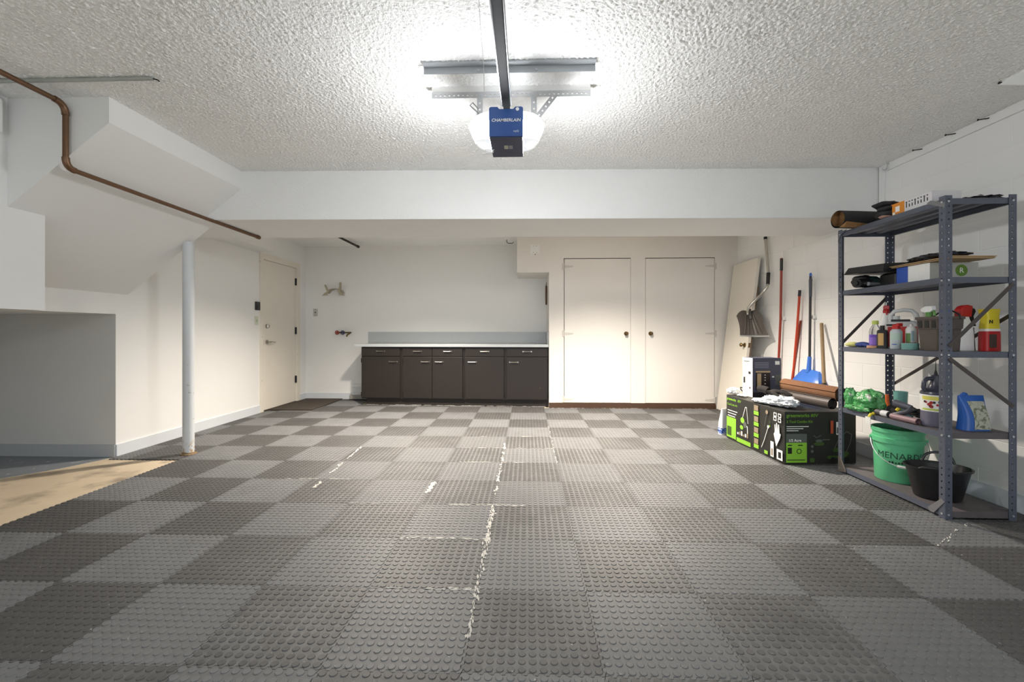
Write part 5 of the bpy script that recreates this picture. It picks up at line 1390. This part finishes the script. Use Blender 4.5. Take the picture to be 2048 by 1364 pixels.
# blade: a curved scoop, local frame u across, v down, w out
Uc = Vector((0.85, -0.52, 0.0)).normalized(); Vc = Vector((0.03, -0.10, -1.0)).normalized(); Wc = Uc.cross(Vc).normalized()
if Wc.y > 0: Wc = -Wc
O = Vector((2.715, 5.56, 1.345))
def blade(u, v):
    wd = 0.156*(0.90 - 0.10*math.sin(PI*v) + 0.10*v); cu_ = 0.085*(1-u*u)
    top = 0.055*u**4*(1-v) - 0.022*math.sin(PI*abs(u))*(1-v)
    return O + Uc*(wd*u + 0.045*v) + Vc*(0.315*v + top) - Wc*(cu_ - 0.03) - Wc*0.07*math.sin(PI*0.5*(1-v))*(1-v)
g1 = []; NU, NV = 16, 10
for j in range(NV+1):
    g1.append([blade(-1+2*i/NU, j/NV) for i in range(NU+1)])
m = MB()
vs = [tuple(p) for r_ in g1 for p in r_] + [tuple(p - Wc*0.004) for r_ in g1 for p in r_]
nn = (NU+1)*(NV+1); fs = []
for j in range(NV):
    for i in range(NU):
        a = j*(NU+1)+i
        fs += [(a, a+1, a+NU+2, a+NU+1), (nn+a+NU+1, nn+a+NU+2, nn+a+1, nn+a)]
for i in range(NU):
    fs += [(i+1, i, nn+i, nn+i+1)]; a = NV*(NU+1)+i; fs += [(a, a+1, nn+a+1, nn+a)]
for j in range(NV):
    a = j*(NU+1); fs += [(a, a+NU+1, nn+a+NU+1, nn+a)]; a += NU; fs += [(a+NU+1, a, nn+a, nn+a+NU+1)]
m.add(vs, fs); m.build('blade', gs, t, smooth=True)
for u in (-0.7, -0.38, -0.06, 0.26, 0.58):
    MB().tube([tuple(blade(u*(0.5+0.5*j/6), 0.18+0.72*j/6) + Wc*0.006) for j in range(7)], 0.007, 6).build('rib', gs, t, smooth=True)
MB().tube([tuple(blade(-1+2*i/10, 0.985) + Wc*0.003) for i in range(11)], 0.010, 6).build('wear_strip', steel, t, smooth=True)
MB().tube([tuple(blade(0.0, 0.0) - Vc*0.03 + Wc*0.02), tuple(blade(0.0, 0.30) + Wc*0.012)], [0.022, 0.018], 10).build('socket', gs, t, smooth=True)

def clip_holder(parent, y, z):
    B(2.945, y-0.03, z-0.018, XR-0.0004, y+0.03, z+0.018).build('wall_clip', wht_pl, parent)
def pole(name, label, pts, r, mt, gripm=None, gl=0.0, cat='handle'):
    t = item(name, label, cat, (pts[-1][0], pts[-1][1], pts[-1][2]), 0)
    MB().tube(pts, r, 12).build('shaft', mt, t, smooth=True)
    return t
orr = col('orange_red_lacquer', (188,62,26), 0.35); red_ = col('rust_red_lacquer', (150,52,34), 0.35)
t = pole('tall_red_pole', 'tall rust red broom pole with black grip beside the snow shovel', [(2.925,5.222,1.92),(2.93,5.25,1.24),(2.93,5.35,0.004)], 0.0135, red_, cat='pole')
MB().tube([(2.9248,5.2215,1.925),(2.9255,5.226,1.79)], 0.0162, 12).build('grip', black_pl, t, smooth=True)
MB().cyl((2.9248,5.2214,1.925),(2.9246,5.2208,1.935),0.0160,0.010,12).build('end_cap', red_, t, smooth=True)
clip_holder(t, 5.235, 1.24)
t = pole('orange_pole', 'bright orange pole with a black end leaning on the wall', [(2.93,4.888,1.53),(2.925,4.922,1.15),(2.905,5.05,0.004)], 0.0125, orr, cat='pole')
MB().tube([(2.9302,4.887,1.535),(2.929,4.894,1.47)], 0.0150, 12).build('end_grip', black_pl, t, smooth=True)
t = pole('short_orange_pole', 'shorter dark orange pole crossing behind the bright orange one', [(2.957,4.92,1.20),(2.957,5.02,0.80),(2.957,5.20,0.004)], 0.0105, col('dark_orange_lacquer', (156,58,24), 0.45), cat='pole')
MB().cyl((2.957,4.9195,1.20),(2.957,4.918,1.208),0.011,0.009,12).build('end_cap', red_, t)
# blue dustpan scoop on a black pole
t = item('blue_scoop', 'blue plastic scoop on a black pole clipped upright to the wall', 'dustpan', (2.92,4.70,0.50), 0)
MB().tube([(2.925,4.698,1.66),(2.925,4.713,0.79)], 0.0125, 12).build('shaft', col('charcoal_pole', (52,50,52), 0.45), t, smooth=True)
MB().tube([(2.925,4.6975,1.63),(2.925,4.700,1.45)], [0.0165,0.0145], 12).build('grip', gn, t, smooth=True)
bl2 = col('bright_blue_plastic', (60,116,206), 0.35, var=0.04)
ring = [(2.925, 4.697+0.012*math.sin(2*PI*i/12), 1.675+0.016*math.cos(2*PI*i/12)) for i in range(13)]
MB().tube(ring, 0.006, 6).build('hang_ring', bl2, t, smooth=True)
MB().tube([(2.925,4.713,0.83),(2.918,4.716,0.70),(2.915,4.716,0.665)], [0.018,0.022,0.026], 12).build('collar', bl2, t, smooth=True)
rings = []
for j in range(7):
    u = j/6; z = 0.685 - 0.205*u; hw = 0.14 + 0.085*min(1, u*1.8); dp = 0.018 + 0.085*math.sin(min(1, u*1.1)*PI/2)
    xb_ = 2.945
    rings.append([(xb_, 4.716-hw, z), (xb_-dp*0.75, 4.716-hw*0.97, z), (xb_-dp, 4.716-hw*0.80, z+0.006), (xb_-dp*1.1, 4.716, z+0.014), (xb_-dp, 4.716+hw*0.80, z+0.006), (xb_-dp*0.75, 4.716+hw*0.97, z), (xb_, 4.716+hw, z)])
MB().loft(rings).build('pan', bl2, t, smooth=True)
clip_holder(t, 4.70, 1.24)
t = pole('wooden_pole', 'short bare wooden tool pole leaning on the wall beside the blue scoop', [(2.94,4.55,1.17),(2.815,4.315,0.54),(2.74,4.17,0.12)], 0.0165, col('bare_ash_wood', (146,122,90), 0.65, var=0.2, vs=30), cat='pole')
MB().tube([(2.743,4.175,0.14),(2.722,4.135,0.006)], [0.021,0.024], 12).build('ferrule', dk, t, smooth=True)
MB().tube([(2.826,4.336,0.595),(2.810,4.305,0.515)], 0.020, 12).build('sleeve', soft_black, t, smooth=True)

for o in bpy.data.objects:
    if o.name.startswith(('side_print', 'front_print', 'printed_marks', 'fruit_print', 'label_print', 'black_print')): o['kind'] = 'stuff'
    if '_o' in o: del o['_o']
